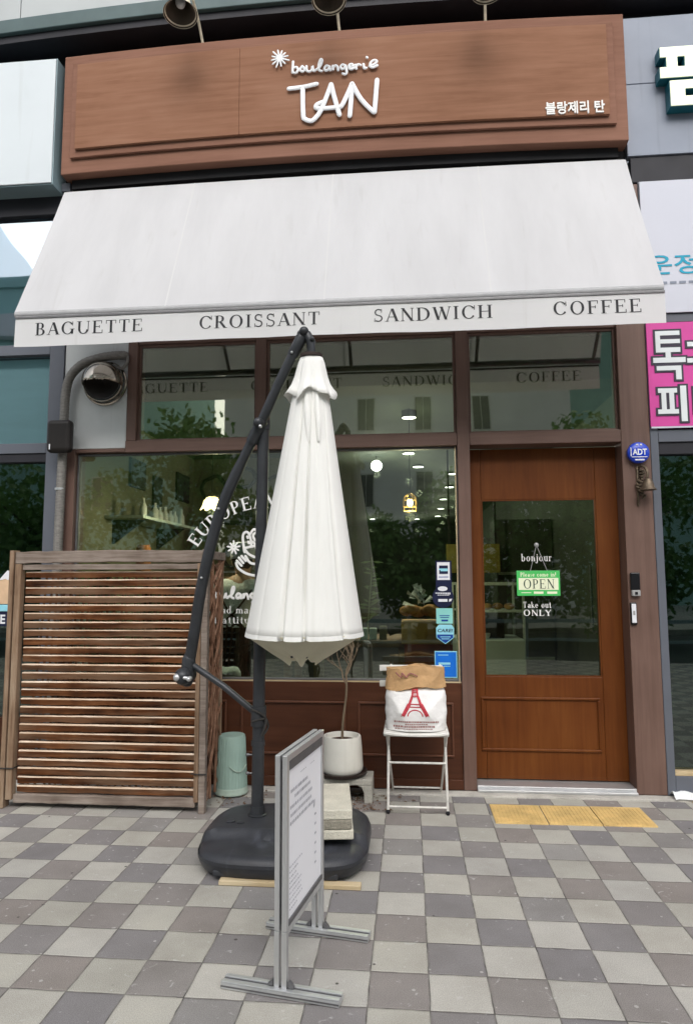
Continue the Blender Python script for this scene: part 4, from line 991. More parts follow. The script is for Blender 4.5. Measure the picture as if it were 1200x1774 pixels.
# hub and closed canopy
MB().tube([(-.552,-1.05,2.665),(-.520,-1.055,2.655),(-.500,-1.055,2.62),(-.497,-1.055,2.52)],[.024,.027,.024,.020],14).build('hub_hook','umbrella_metal',um,smooth=True)
MB().tube([(-.535,-1.075,2.672),(-.535,-1.035,2.672)],.026,14).tube([(-.49,-1.08,2.625),(-.49,-1.03,2.625)],.013,10).build('pivot','umbrella_metal',um,smooth=True)
axx=lambda z:-.496-.036*(2.53-z)/1.5
MB().lathe([(.052,2.527),(.060,2.532),(.060,2.546),(.045,2.552)],(-.497,-1.055,0),28).build('cap_ring','saucer_brown',um,smooth=True)
cy=-1.055
def lerp_tab(tab, a):
    a=a%360
    for (a0,r0),(a1,r1) in zip(tab,tab[1:]):
        if a0<=a<=a1: return r0+(r1-r0)*(a-a0)/(a1-a0)
    return tab[-1][1]
FOLDS=[(0,1.0),(14,.96),(22,.85),(30,.97),(60,.98),(70,.85),(82,.97),(108,.97),(116,.83),(128,.96),(150,.98),(160,.88),(172,1.0),(188,1.0),(199,.992),(201,.974),(203,.99),(226,.98),(228.5,.962),(231,.978),(253,.972),(256.5,.84),(260,.975),(270,.99),(276,.97),(279,.86),(282,.965),(294,.982),(296,.962),(298,.984),(310,.988),(312,.972),(314,.985),(317,.985),(321,.90),(325,.97),(342,.985),(360,1.0)]
def skirt(prof, tab, amp, n=240, ey=.82, hem=None, tm=lambda t:t):
    mb=MB()
    for j,(r,z) in enumerate(prof):
        t=tm(j/(len(prof)-1))
        for k in range(n):
            a=2*math.pi*k/n; f=1+(lerp_tab(tab,math.degrees(a)+3*math.sin(2.4*t))-1)*amp(t)
            zz=z+(hem(a,t) if hem else 0)
            mb.v.append((axx(z)+r*f*math.cos(a), cy+r*f*ey*math.sin(a), zz))
    for j in range(len(prof)-1):
        for k in range(n):
            k2=(k+1)%n; mb.f.append((j*n+k,j*n+k2,(j+1)*n+k2,(j+1)*n+k))
    return mb
def zigzag(nf,lo,ph):
    out=[]
    for i in range(nf+1): out+= [(360*i/nf, 1.0)] + ([(360*(i+.5)/nf, lo)] if i<nf else [])
    return out
def mainprof():
    out=[]
    for i in range(26):
        t=i/25; z=2.40-(2.40-1.075)*t
        r=.085+.218*t**1.04
        out.append((r,z))
    return out
def main_hem(a,t):
    return (.05*(1-lerp_tab(FOLDS,math.degrees(a)))+.012*math.sin(a))*t**6
cn = skirt(mainprof(),FOLDS,lambda t:.75+.35*math.sin(math.pi*min(1,t*1.1)),hem=main_hem).build('canopy','canopy_cloth',um,smooth=True)
so_=cn.modifiers.new('thickness','SOLIDIFY'); so_.thickness=.002; so_.offset=0
skirt([(.085+.218*t_**1.04+.0018,2.40-1.325*t_) for t_ in (.984,.992,1.0)],FOLDS,lambda t:.75+.35*math.sin(math.pi*min(1,t*1.1)),hem=main_hem,tm=lambda t:.984+.016*t).build('hem_band','canopy_cloth',cn,smooth=True)
def vprof(): return [(.058,2.53),(.070,2.50),(.080,2.46),(.090,2.42),(.104,2.38),(.124,2.345),(.142,2.315)]
vh=lambda a,t:(.022*math.sin(4*a+.6)+.012*math.sin(7*a))*t**3
VF=[(0,1.0),(25,.9),(35,.72),(60,1),(85,.8),(120,1),(150,.85),(180,1.0),(205,.98),(222,.90),(232,.70),(244,.93),(262,1.0),(276,.94),(286,.72),(296,.92),(318,1.0),(335,.90),(345,.98),(360,1)]
vc = skirt(vprof(),VF,lambda t:.15+.85*t,hem=vh).build('vent_flap','canopy_cloth',cn,smooth=True)
so_=vc.modifiers.new('thickness','SOLIDIFY'); so_.thickness=.002; so_.offset=0
lp=[(.292,1.085),(.278,1.066),(.222,1.032),(.165,.998),(.110,.968),(.075,.945)]
lh=lambda a,t:(.014*math.sin(5*a+.4)+.008*math.sin(9*a))*t
skirt(lp,zigzag(11,.70,0),lambda t:.03+.6*t*t,hem=lh,ey=.80).build('canopy_lining','canopy_lining',cn,smooth=True)
rb=MB()
for k2 in range(8):
    a=2*math.pi*k2/8+.25
    rb.tube([(axx(1.6)+.06*math.cos(a),cy+.05*math.sin(a),1.9),(axx(1.0)+.10*math.cos(a),cy+.08*math.sin(a),.975)],.007,6)
rb.build('ribs','umbrella_metal',um)
# folds that open below the flap
fs=MB()
for (x0,x1,w_) in ((-.515,-.50,.016),(-.462,-.446,.012)):
    fs.tube(smoothpath([(x0,cy-.062,2.36),((x0+x1)/2,cy-.086,2.26),(x1,cy-.100,2.15),(x1+.002,cy-.104,2.06)]),[w_*.6+w_*.5*math.sin(math.pi*i/12) for i in range(13)],10,.8)
fs.build('fold','canopy_cloth',cn,smooth=True)
sm=MB()
wr=MB().tube(smoothpath([(-.815,-.99,.69),(-.75,-.995,.66),(-.735,-.96,.60),(-.76,-.99,.56),(-.74,-.985,.64),(-.81,-.99,.63)]),.006,6)
wr.build('cord','wire_dark',um,smooth=True)
# batten under the base
tag(MB().box(-.862,-.225,-1.405,-1.36,.0,.020).build('timber_batten','plank_wood',at=(-.54,-1.38,0),bev=.003),'thin pale timber batten lying under the front of the black umbrella base','plank')
# slabs
def slab(z0,z1,dx,m,label):
    mb=MB().box(-.58+dx,-.276+dx,-1.245,-.83,z0,z1); mb.rotz(R(7),(-.276,-1.245))
    return tag(mb.build('concrete_slab',m,at=(-.42,-.95,z0),bev=.006),label,'paving slab','slabs weighing down the umbrella base')
slab(.1535,.197,.008,'concrete_pale','lowest pale concrete slab lying directly on the black umbrella base')
slab(.1975,.242,-.002,'concrete_dark','darker middle concrete slab of the stack on the black umbrella base')
slab(.2425,.288,.002,'concrete_pale','pale top concrete slab of the stack on the black umbrella base')

# ------------------------------------------------------------------ potted twig tree on a hollow block
hb = MB()
o_=[(-.62,.0),(-.236,.0),(-.236,.135),(-.62,.135)]
hb.box(-.62,-.236,-.26,-.06,.105,.140).box(-.62,-.570,-.26,-.06,.0,.1045).box(-.286,-.236,-.26,-.06,.0,.1045).box(-.455,-.400,-.26,-.06,.0,.1045)
hb.prism([(-.286,.1045),(-.326,.1045),(-.300,.092),(-.286,.06)],-.2595,-.0605).prism([(-.399,.1045),(-.399,.07),(-.388,.095),(-.362,.1045)],-.2595,-.0605)
tag(hb.build('hollow_block','concrete',at=(-.43,-.16,0),bev=.006),'grey hollow concrete block holding the potted twig tree','concrete block')
pt = thing('potted_tree', (-.43,-.16,.14), 'bare twisted little tree in a cream pot standing on the concrete block', 'plant')
pc=(-.428,-.16,.141)
MB().lathe([(.125,0),(.150,.012),(.158,.030),(.150,.030),(.135,.016),(.02,.014)],pc,40).build('saucer','saucer_brown',pt,smooth=True)
MB().lathe([(.100,.015),(.118,.020),(.128,.035),(.131,.06),(.126,.15),(.119,.232),(.115,.240),(.105,.240),(.100,.232),(.098,.21),(.02,.208)],pc,44).build('pot','pot_glaze',pt,smooth=True)
MB().lathe([(.0985,.2085),(.06,.214),(.005,.218)],pc,24,cap0=False).build('soil','soil',pt,smooth=True)
tr=MB(); rnd=random.Random(5)
tr.tube(smoothpath([(-.428,-.16,.34),(-.424,-.155,.45),(-.412,-.15,.55),(-.402,-.15,.63),(-.400,-.152,.71),(-.404,-.155,.76)]),[.0085-.0028*i/20 for i in range(21)],9)
def branch(p,d,r,l,dep):
    pts=[Vector(p)]; dd=Vector(d).normalized()
    for i in range(5):
        dd=(dd+Vector((rnd.uniform(-.35,.35),rnd.uniform(-.3,.3),rnd.uniform(-.15,.3)))).normalized(); pts.append(pts[-1]+dd*l/5)
    tr.tube(smoothpath(pts,2),[r*(1-.5*i/10) for i in range(11)],6)
    if dep:
        for i in (2,3,4,5):
            if rnd.random()<.85:
                nd=(dd+Vector((rnd.uniform(-1,1),rnd.uniform(-.8,.8),rnd.uniform(-.1,.7)))).normalized()
                branch(pts[i],nd,r*.62,l*rnd.uniform(.5,.75),dep-1)
branch((-.404,-.155,.70),(-.62,-.05,.75),.0050,.19,2)
branch((-.404,-.155,.75),(-.15,.1,1),.0050,.20,2)
branch((-.404,-.155,.745),(.30,-.1,1),.0050,.21,2)
branch((-.404,-.155,.75),(.10,.2,1),.0055,.18,2)
tr.build('trunk','bark_pale',pt,smooth=True)
# dead leaves on the ground by the block
lv=MB(); rnd=random.Random(9)
for i in range(170):
    x=rnd.gauss(-.26,.11) if i<120 else rnd.uniform(-1.3,-.9); y=rnd.uniform(-.40,-.09); a=rnd.uniform(0,6.3); s_=rnd.uniform(.006,.018)
    ca,sa=math.cos(a)*s_,math.sin(a)*s_; z=rnd.uniform(.003,.012)
    lv.quad((x-ca,y-sa,z),(x+sa*.5,y-ca*.5,z+s_*.4),(x+ca,y+sa,z+.002),(x-sa*.5,y+ca*.5,z+s_*.3))
ll=lv.build('dead_leaves','dry_leaf',at=(-.3,-.25,0)); tag(ll,'dry brown leaf litter scattered around the concrete block','leaf litter',kind='stuff')

# ------------------------------------------------------------------ folding chair and flour sack
ch = thing('folding_chair', (.03,-.22,0), 'white metal folding bistro chair standing against the dark wainscot', 'chair')
# legs: one pair runs from the front feet up to the backrest, the other from the rear feet up to the seat front
for s_ in (0,1):
    X=-.135 if s_==0 else .210; q=1 if s_==0 else -1
    MB().tube([(X,-.415,.012),(X+.004*q,-.30,.45),(X+.020*q,-.182,.82)],.008,8).build('leg','steel_leg',ch,smooth=True)
    MB().tube([(X+.020*q,-.035,.020),(X+.006*q,-.22,.25),(X-.002*q,-.395,.44)],.0072,8).build('leg','steel_leg',ch,smooth=True)
    MB().tube([(X,-.415,.010),(X,-.42,.008)],.013,8).build('foot','device_black',ch)
MB().tube([(-.130,-.410,.036),(.205,-.410,.036)],.0065,8).tube([(-.13,-.35,.27),(.205,-.35,.27)],.0065,8).tube([(-.118,-.05,.040),(.193,-.05,.040)],.006,8).build('stretcher','steel_leg',ch,smooth=True)
for i in range(4):
    y0=-.425+.092*i
    m_=MB().box(-.158,.225,y0,y0+.078,.447,.462,12)
    if i==0: m_.xf(lambda x,y,z:(x,y-.012*(1-((x-.033)/.19)**2),z-.008*(1-((x-.033)/.19)**2)))
    m_.build('seat_slat','chair_white',ch,bev=.004)
MB().tube([(-.15,-.41,.443),(.217,-.41,.443)],.008,8).build('seat_frame','steel_leg',ch)
for z0,z1 in ((.785,.822),(.690,.727)):
    MB().box(-.188,.206,-.203,-.188,z0,z1,12).xf(lambda x,y,z:(x,y+.010*(1-((x-.01)/.2)**2),z)).build('back_slat','chair_white',ch,bev=.005)
# the sack: a slumped, wrinkled paper bag
sk = thing('flour_sack', (.035,-.33,.463), 'white paper sack with red printed tower and rolled brown top on the folding chair', 'sack')
def sack_front(x,z):
    t=(z-.463)/.31; u=(x-.035)/.185
    return -.408+.055*abs(u)**3.0+.045*max(0,t-.35)**1.2*1.5-.012*math.sin(math.pi*min(1,max(0,t)))+.013*(abs(math.sin(13*z+8*x+1.3*math.sin(12*x)))-.6)*(1-.3*t)*min(1,abs(u)*1.5+.30)+.009*(abs(math.sin(20*x-21*z+.6))-.6)*min(1,abs(u)*1.4+.2)
def sack_half(z):
    t=(z-.463)/.31
    return .176+.012*math.sin(math.pi*t)+.008*math.sin(23*t)*t*(1-t)-.010*t
def sack(z0,z1,nzz,infl,fr,seed):
    mb=MB(); n=120; r_=random.Random(seed); cx=.035
    for j in range(nzz+1):
        z=z0+(z1-z0)*j/nzz; tuck=.016*min(1,max(0,(z-.685)/.03)) if nzz>30 else 0; hw=sack_half(min(z,.77))+infl-tuck
        for k_ in range(n):
            a=2*math.pi*k_/n; ca,sa=math.cos(a),math.sin(a)
            x=cx+hw*math.copysign(abs(ca)**.42,ca)
            yf=sack_front(x,z)-infl+tuck; yb=-.235+.01*math.sin(z*30)
            v=math.copysign(abs(sa)**.42,sa)
            y=(yf+yb)/2+(yb-yf)/2*v
            mb.v.append((x+fr*r_.uniform(-1,1),y+fr*r_.uniform(-1,1),z+fr*r_.uniform(-1,1)))
    for j in range(nzz):
        for k_ in range(n): k2=(k_+1)%n; mb.f.append((j*n+k_,j*n+k2,(j+1)*n+k2,(j+1)*n+k_))
    mb.f.append(tuple(range(n-1,-1,-1))); mb.f.append(tuple(nzz*n+q for q in range(n)))
    return mb
sack(.463,.735,44,0,.0008,1).build('bag','sack_white',sk,smooth=True)
kt=sack(.712,.822,14,.009,.0022,2)
kt.xf(lambda x,y,z:(x,y,z-.020*math.exp(-((x+.12)/.09)**2)*(1 if z<.74 else .2)+.006*math.sin(x*28)+.012*math.sin(x*9+1)*(1 if z>.79 else .3)))
kt.build('rolled_top','kraft',sk,smooth=True)
MB().tube(smoothpath([(-.08,-.385,.800),(-.05,-.389,.775),(-.045,-.387,.80),(-.02,-.389,.775),(.0,-.387,.797),(.03,-.388,.79),(.045,-.388,.780)]),.004,6).build('scribble','print_brown',sk)
tp=MB()
def ink(mb,x0,z0,x1,z1,wd):
    dx,dz=x1-x0,z1-z0; l=math.hypot(dx,dz); px,pz=-dz/l*wd/2,dx/l*wd/2; n=max(1,int(l/.008))
    for i in range(n):
        ps=[]
        for t,sg_ in ((i/n,1),(i/n,-1),((i+1)/n,-1),((i+1)/n,1)):
            x=x0+dx*t+px*sg_; z=z0+dz*t+pz*sg_; ps.append((x,sack_front(x,z)-.0022-.00015*(len(mb.f)%5),z))
        mb.quad(*ps)
cx=.030
for s_ in (-1,1):
    ink(tp,cx+s_*.012,.715,cx+s_*.016,.668,.010); ink(tp,cx+s_*.016,.668,cx+s_*.034,.622,.014); ink(tp,cx+s_*.034,.622,cx+s_*.072,.555,.022)
    for q in range(5): ink(tp,cx+s_*(.030+.009*q),.615-.013*q,cx+s_*(.052+.008*q),.600-.012*q,.003)
for z,wd in ((.668,.036),(.622,.078),(.606,.085),(.690,.030),(.703,.027)): ink(tp,cx-wd/2,z,cx+wd/2,z,.006)
for i in range(9):
    a0=math.pi*i/9; a1=math.pi*(i+1)/9; ink(tp,cx+.044*math.cos(a0),.553+.036*math.sin(a0),cx+.044*math.cos(a1),.553+.036*math.sin(a1),.007)
for i in range(8): ink(tp,cx-.014+.004*i,.718-.0*i,cx-.012+.004*i,.66,.0014)
tp.build('printed_tower','print_red',sk)
tq=MB()
for z,x0,x1,hh in ((.520,-.095,.165,.009),(.506,-.03,.10,.006),(.492,-.10,.14,.010),(.478,-.09,.12,.005)):
    x=x0; r_=random.Random(int(z*1000))
    while x<x1:
        l=r_.uniform(.005,.012); ink(tq,x,z,x+l,z,hh); x+=l+.0035
tq.build('lettering','print_brown',sk)

# ------------------------------------------------------------------ aluminium sign stand
stn = thing('sign_stand', (-.40,-1.965,0), 'freestanding aluminium sign stand with white notice turned edge-on before the umbrella', 'sign stand')
ang=R(-10); L2=.198
def Q(mb): return mb.xf(lambda x,y,z:(x-.40,y-1.965,z)).rotz(ang,(-.40,-1.965))
for s_ in (-1,1):
    Q(MB().box(-.205,.205,s_*L2-.025,s_*L2+.025,.002,.020).box(-.205,.205,s_*L2-.025,s_*L2-.008,.0205,.026).box(-.205,.205,s_*L2+.008,s_*L2+.025,.0205,.026)).build('foot_bar','alu',stn,bev=.002)
    Q(MB().box(-.2045,.2045,s_*L2-.0258,s_*L2-.0251,.0085,.0135)).build('groove','alu_dark',stn)
    Q(MB().box(-.2045,.2045,s_*L2-.0075,s_*L2-.004,.0206,.0215).box(-.2045,.2045,s_*L2+.004,s_*L2+.0075,.0206,.0215)).build('groove','alu_dark',stn)
    Q(MB().box(-.022,-.004,s_*L2-.011,s_*L2+.011,.0245,.20).box(.004,.022,s_*L2-.011,s_*L2+.011,.0245,.20)).build('post','alu',stn,bev=.002)
    for t_ in (-1,1):
        Q(MB().prism([(t_*.0255,.0265),(t_*.046,.0265),(t_*.045,.031),(t_*.030,.047),(t_*.0255,.047)][::t_],s_*L2-.008,s_*L2+.008)).build('bracket','alu_dark',stn,bev=.001)
for s_ in (-1,1):
    x0,x1=(-.022,-.004) if s_<0 else (.004,.022)
    e=.0225
    fr=MB().box(x0,x1,-L2-.011,-L2+.0115,.201,.765).box(x0,x1,L2-.0115,L2+.011,.201,.765).box(x0,x1,-L2+.012,L2-.012,.742,.765).box(x0,x1,-L2+.012,L2-.012,.186,.209)
    fo=Q(fr).build('frame','alu',stn,bev=.002)
    xs_=x1-.006 if s_>0 else x0+.006
    Q(MB().box(min(xs_,xs_-s_*.004),max(xs_,xs_-s_*.004),-L2+.0122,L2-.0122,.2095,.7415)).build('poster','poster',fo)
    Q(MB().box(x0+.003 if s_>0 else x0-.0005,x1+.0006 if s_>0 else x1-.003,-L2+.0125,L2-.0125,.712,.7415).box(x0+.003 if s_>0 else x0-.0005,x1+.0006 if s_>0 else x1-.003,-L2+.0125,L2-.0125,.2095,.224)).build('poster_rail','alu_dark',fo)
tx=MB(); r_=random.Random(4); xf_=.0176
def line(y0,y1,z,h):
    y=y0
    while y<y1:
        l=r_.uniform(.006,.012); tx.quad((xf_,y,z),(xf_,y+l,z),(xf_,y+l,z+h),(xf_,y,z+h)); y+=l+r_.uniform(.003,.008)
line(-.06,.0,.672,.003); line(.05,.10,.672,.003)
for y0,y1,z in ((-.16,.02,.628),(-.12,.05,.603),(-.165,.07,.575),(-.16,.06,.548),(-.165,.09,.522)): line(y0,y1,z,.011)
tx.quad((xf_,.09,.50),(xf_,.105,.505),(xf_,.108,.53),(xf_,.094,.528))
for k_ in range(6): tx.quad((xf_,.105,.47-.035*k_),(xf_,.122,.47-.035*k_),(xf_,.122,.478-.035*k_),(xf_,.105,.478-.035*k_))
for k_ in range(9): line(-.168,-.168+.06+.07*r_.random(),.385-.017*k_,.0045)
Q(tx).build('lettering','poster_ink',stn)

# ------------------------------------------------------------------ inside the bakery
def lamp_light(par, p, watts, col=(1,.93,.80)):
    l = bpy.data.lights.new('lamp_light','POINT'); l.energy=watts; l.color=col; l.shadow_soft_size=.04
    o = bpy.data.objects.new('lamp_light',l); COL.objects.link(o); o.parent=par; o.location=Vector(p)-origin(par)
def downlight(x,y,z,r=.055,lab='small round white downlight glowing under the dark bakery ceiling',grp='downlights in the bakery',drop=None):
    t=thing('downlight',(x,y,z),lab,'ceiling light',grp)
    top=2.749
    MB().lathe([(r+.004,.0),(r+.006,.01),(r+.006,top-z)],(x,y,z),20,cap0=False).build('housing','iron_dark',t,smooth=True)
    MB().lathe([(.001,.004),(r+.003,.004)],(x,y,z),20,cap0=False,cap1=False).build('lens','lamp_white',t)
    lamp_light(t,(x,y,z-.30),6)
    return t
downlight(.022,1.0,2.69,.055,'cylinder downlight glowing behind the upper window above the birdcage lamp',None)
for (x,y) in ((.02,2.79),(.14,3.69),(.60,4.30),(.63,5.59),(.62,7.14),(.65,8.69),(.66,10.29),(-.80,10.81),(.22,10.95)):
    downlight(x,y,2.725,.062)
tg=thing('globe_lamp',(-.34,3.0,2.62),'round white globe lamp glowing behind the big window right of the umbrella','lamp')
MB().sphere((-.342,3.0,2.635),.062,20).build('globe','lamp_white',tg,smooth=True); MB().tube([(-.342,3.0,2.695),(-.342,3.0,2.749)],.006,6).build('rod','iron_dark',tg); lamp_light(tg,(-.342,3.0,2.54),14)
bc=thing('birdcage_lamp',(.02,.9,1.9),'small gold birdcage pendant lamp glowing in the window above the stickers','lamp')
g_=MB(); c=(.021,.9,1.905)
for i in range(12):
    a=2*math.pi*i/12; g_.tube(smoothpath([(c[0]+.048*math.cos(a),c[1]+.048*math.sin(a),c[2]),(c[0]+.052*math.cos(a),c[1]+.052*math.sin(a),c[2]+.07),(c[0]+.045*math.cos(a),c[1]+.045*math.sin(a),c[2]+.115),(c[0]+.012*math.cos(a),c[1]+.012*math.sin(a),c[2]+.14)],3),.003,5)
for zz in (0,.035,.09): g_.tube([(c[0]+.051*math.cos(2*math.pi*i/24),c[1]+.051*math.sin(2*math.pi*i/24),c[2]+zz) for i in range(25)],.003,5,rnd=False)
g_.build('cage','gold_wire',bc,smooth=True); MB().sphere((c[0],c[1],c[2]+.065),.026,14,1,1,1.3).build('bulb','lamp_warm',bc,smooth=True)
MB().tube([(c[0],c[1],c[2]+.14),(c[0],c[1],2.749)],.004,6).build('cord','iron_dark',bc); lamp_light(bc,(c[0],c[1],c[2]-.05),14,(1,.85,.6))
fl_=thing('flower_lamp',(-1.55,.7,1.93),'cream scalloped flower shaped pendant lamp above the window lettering','lamp')
c=(-1.548,.7,1.935); n=48; mb=MB(); pr=[(.018,.085),(.045,.075),(.066,.045),(.073,.015),(.088,-.012)]
for j,(r,z) in enumerate(pr):
    for k_ in range(n):
        a=2*math.pi*k_/n; s_=1+.10*(j/4)*math.cos(8*a); mb.v.append((c[0]+r*s_*math.cos(a),c[1]+r*s_*math.sin(a),c[2]+z-.012*(j/4)*math.cos(8*a)))
for j in range(4):
    for k_ in range(n): k2=(k_+1)%n; mb.f.append((j*n+k_,j*n+k2,(j+1)*n+k2,(j+1)*n+k_))
mb.build('shade','shade_cream',fl_,smooth=True); MB().sphere((c[0],c[1],c[2]+.02),.022,12).build('bulb','lamp_warm',fl_,smooth=True)
MB().tube([(c[0],c[1],c[2]+.085),(c[0],c[1],2.749)],.004,6).build('cord','iron_dark',fl_)
lamp_light(fl_,(c[0],c[1],c[2]-.03),16,(1,.88,.66))

# wall shelf with bottles on the left wall, second shelf with tins
sh=thing('wall_shelf',(-2.3,1.2,1.83),'pale wall shelf carrying white bottles at the left of the big window','shelf')
MB().box(-2.459,-2.13,.75,2.1,1.86,1.885).build('board','counter_pale',sh,bev=.003)
for y in (.9,1.9): MB().prism([(-2.459,1.66),(-2.44,1.66),(-2.18,1.859),(-2.459,1.859)],y,y+.02).build('bracket','iron_dark',sh)
rnd=random.Random(2)
for i in range(8):
    x=-2.20+rnd.uniform(-.03,.03); y=.85+.14*i; h=rnd.uniform(.10,.15)
    o=MB().lathe([(.028,0),(.030,.02),(.028,h*.55),(.011,h*.8),(.011,h),(.014,h+.004)],(x,y,1.8855),14).build('bottle','bottle_white',at=(x,y,1.8855),smooth=True)
    tag(o,'small white bottle standing in the row on the pale wall shelf','bottle','white bottles on the wall shelf')
sh2=thing('wall_shelf',(-1.7,2.95,1.9),'dark plank shelf with round ornaments on the partition behind the lettering','shelf')
MB().box(-2.3,-1.05,2.75,2.998,1.98,2.01).build('board','iron_dark',sh2,bev=.003)
for x in (-2.2,-1.7,-1.15): MB().box(x,x+.02,2.78,2.998,1.80,1.979).build('bracket','iron_dark',sh2)
for i,(x,z,r) in enumerate(((-2.2,2.40,.14),(-1.85,2.52,.12),(-1.5,2.35,.17),(-1.15,2.5,.13),(-1.95,1.62,.13),(-1.45,1.58,.11),(-1.15,1.66,.12))):
    wv=MB(); pts=[(x+r*math.cos(2*math.pi*k_/20)*rnd.uniform(.9,1.1),2.96,z+r*math.sin(2*math.pi*k_/20)*rnd.uniform(.9,1.1)) for k_ in range(20)]; pts.append(pts[0])
    wv.tube(pts,.022,6,rnd=False)
    tag(wv.build('wall_wreath','iron_dark',at=(x,2.96,z),smooth=True),'dark twig wreath hanging on the pale partition inside the bakery','wreath','wreaths on the partition')
for i,(x,h) in enumerate(((-2.1,.16),(-1.8,.2),(-1.55,.13),(-1.25,.18))):
    tag(MB().lathe([(.06,0),(.07,h*.4),(.05,h*.8),(.055,h)],(x,2.87,2.0105),16).build('shelf_jar','iron_dark',at=(x,2.87,2.0105),smooth=True),'dark jar standing on the dark plank shelf inside the bakery','jar','jars on the plank shelf')
for i,(y,z,w_,h_) in enumerate(((1.2,2.32,.34,.26),(1.75,2.2,.22,.34),(2.4,2.36,.4,.3))):
    pf=thing('wall_picture',(-2.45,y,z),['small dark picture frame hanging on the inside left wall, nearest the street','tall dark picture frame in the middle of the inside left wall','wide dark picture frame hanging deepest on the inside left wall'][i],'picture frame')
    MB().box(-2.459,-2.435,y,y+w_,z-h_/2,z+h_/2).build('frame','iron_dark',pf,bev=.004); MB().box(-2.4345,-2.432,y+.03,y+w_-.03,z-h_/2+.03,z+h_/2-.03).build('print','counter_dark',pf)
ctb=thing('bakery_counter',(-1.7,2.2,0),'long dark serving counter behind the big window at the left','counter')
MB().box(-2.4,-1.0,2.0,2.6,.013,1.35).build('body','counter_dark',ctb,bev=.01); MB().box(-2.42,-.98,1.97,2.63,1.3505,1.39).build('top','table_wood',ctb,bev=.005)
tag(MB().lathe([(.055,0),(.058,.02),(.058,.20),(.048,.205),(.048,.22)],(-2.12,.75,1.42),20).build('orange_tin','orange_tin',at=(-2.12,.75,1.42),smooth=True),'tall orange tin standing on the window shelf just above the wooden screen','tin')
lb=thing('window_shelf',(-2.1,.75,1.38),'low dark shelf rail behind the glass just above the wooden screen','shelf')
MB().box(-2.459,-1.75,.62,.9,1.385,1.4195).build('board','iron_dark',lb,bev=.003); MB().box(-2.1,-2.06,.72,.80,.013,1.3845).build('post','iron_dark',lb)

# table with window display
tb=thing('display_table',(-.35,.75,0),'rustic wooden display table behind the window right of the umbrella','table')
MB().box(-.95,.00,.45,1.05,.865,.915).build('tabletop','table_wood',tb,bev=.006)
for x,y in ((-.92,.5),(-.08,.5),(-.92,.98),(-.08,.98)): MB().box(x,x+.05,y-.025,y+.025,.013,.8645).build('leg','table_wood',tb)
MB().box(-.86,-.085,.51,.53,.42,.47).build('stretcher','table_wood',tb)
bxs=thing('ochre_crate',(.12,.55,.89),'ochre wooden crate stacked on a rust red box by the stickers','crate')
MB().box(-.055,.300,.42,.70,.892,1.055).build('body','box_ochre',bxs,bev=.006)
b2=thing('rust_box',(.12,.55,.5),'rust red box under the ochre crate behind the folding chair','box')
MB().box(-.035,.310,.42,.72,.013,.8915).build('body','box_rust',b2,bev=.006)
MB().box(-.03,.305,.412,.419,.04,.86).build('panel','box_rust',b2)
bb=thing('bread_bag',(.07,.55,1.056),'clear film bag of bread with a bow on top of the ochre crate','bread')
bm_=MB(); rnd=random.Random(6)
for i in range(9): bm_.sphere((rnd.uniform(-.01,.20),.53+rnd.uniform(-.05,.08),1.105+rnd.uniform(0,.04)),rnd.uniform(.038,.055),12,1.2,1,.8)
bm_.build('loaf','bread',bb,smooth=True)
fm=MB()
for i in range(16):
    a=rnd.uniform(0,6.28); l=rnd.uniform(.05,.13); x=.085+rnd.uniform(-.05,.05); p=(x,.52,1.16+rnd.uniform(0,.06))
    fm.quad(p,(p[0]+l*math.cos(a)*.9,p[1]-.02,p[2]+l*abs(math.sin(a))),(p[0]+l*math.cos(a+.4)*.8,p[1]+.02,p[2]+l*abs(math.sin(a+.4))))
fm.build('film','film',bb)
dpt=MB().box(0,.11,0,.014,0,.22).xf(lambda x,y,z:(x*math.cos(.35)-z*math.sin(.35)-.145,.60+y+z*.15,.935+z*math.cos(.35)+x*math.sin(.35)))
tag(dpt.build('picture_frame','iron_dark',at=(-.16,.6,.917)),'dark picture frame leaning askew on the display table','picture frame')
for i,(x,h,mm_) in enumerate(((-.33,.085,'nb_blind'),(-.265,.085,'nb_blind'),(-.19,.10,'in_wall_pale'),(-.43,.075,'nb_blind'))):
    o=MB().box(x-.028,x+.028,.50,.556,.9155,.9155+h).build('small_jar',mm_,at=(x,.53,.9155),bev=.008)
    tag(o,['pale blue square jar under the green sprig on the display table','second pale blue square jar right of the green sprig on the display table','cream square jar beside the leaning picture frame','low blue grey jar half hidden by the umbrella hem on the display table'][i],'jar')
sp=thing('green_sprig',(-.30,.53,1.0),'slender green sprig with narrow leaves standing in a jar behind the window','plant')
stm=MB(); lf=MB(); rnd=random.Random(8)
P0=smoothpath([(-.305,.53,1.0),(-.295,.53,1.12),(-.285,.53,1.26),(-.272,.53,1.40),(-.27,.53,1.52)],6)
stm.tube(P0,.004,6)
for i in range(4,len(P0)-1):
    for s_ in (-1,1):
        if rnd.random()<.55:
            l=rnd.uniform(.04,.095); up=rnd.uniform(-.1,.5); p=P0[i]; y=p.y+rnd.uniform(-.02,.02)
            lf.quad((p.x,p.y,p.z),(p.x+s_*l*.5,y,p.z+l*up*.5+.011),(p.x+s_*l,y,p.z+l*up),(p.x+s_*l*.5,y,p.z+l*up*.5-.009))
stm.tube(smoothpath([(-.292,.53,1.15),(-.24,.52,1.19),(-.19,.52,1.215)]),.003,5); stm.tube(smoothpath([(-.30,.53,1.05),(-.26,.52,1.09),(-.22,.52,1.095)]),.003,5)
stm.build('stem','stem_green',sp,smooth=True); lf.build('leaves','leaf_pale',sp)
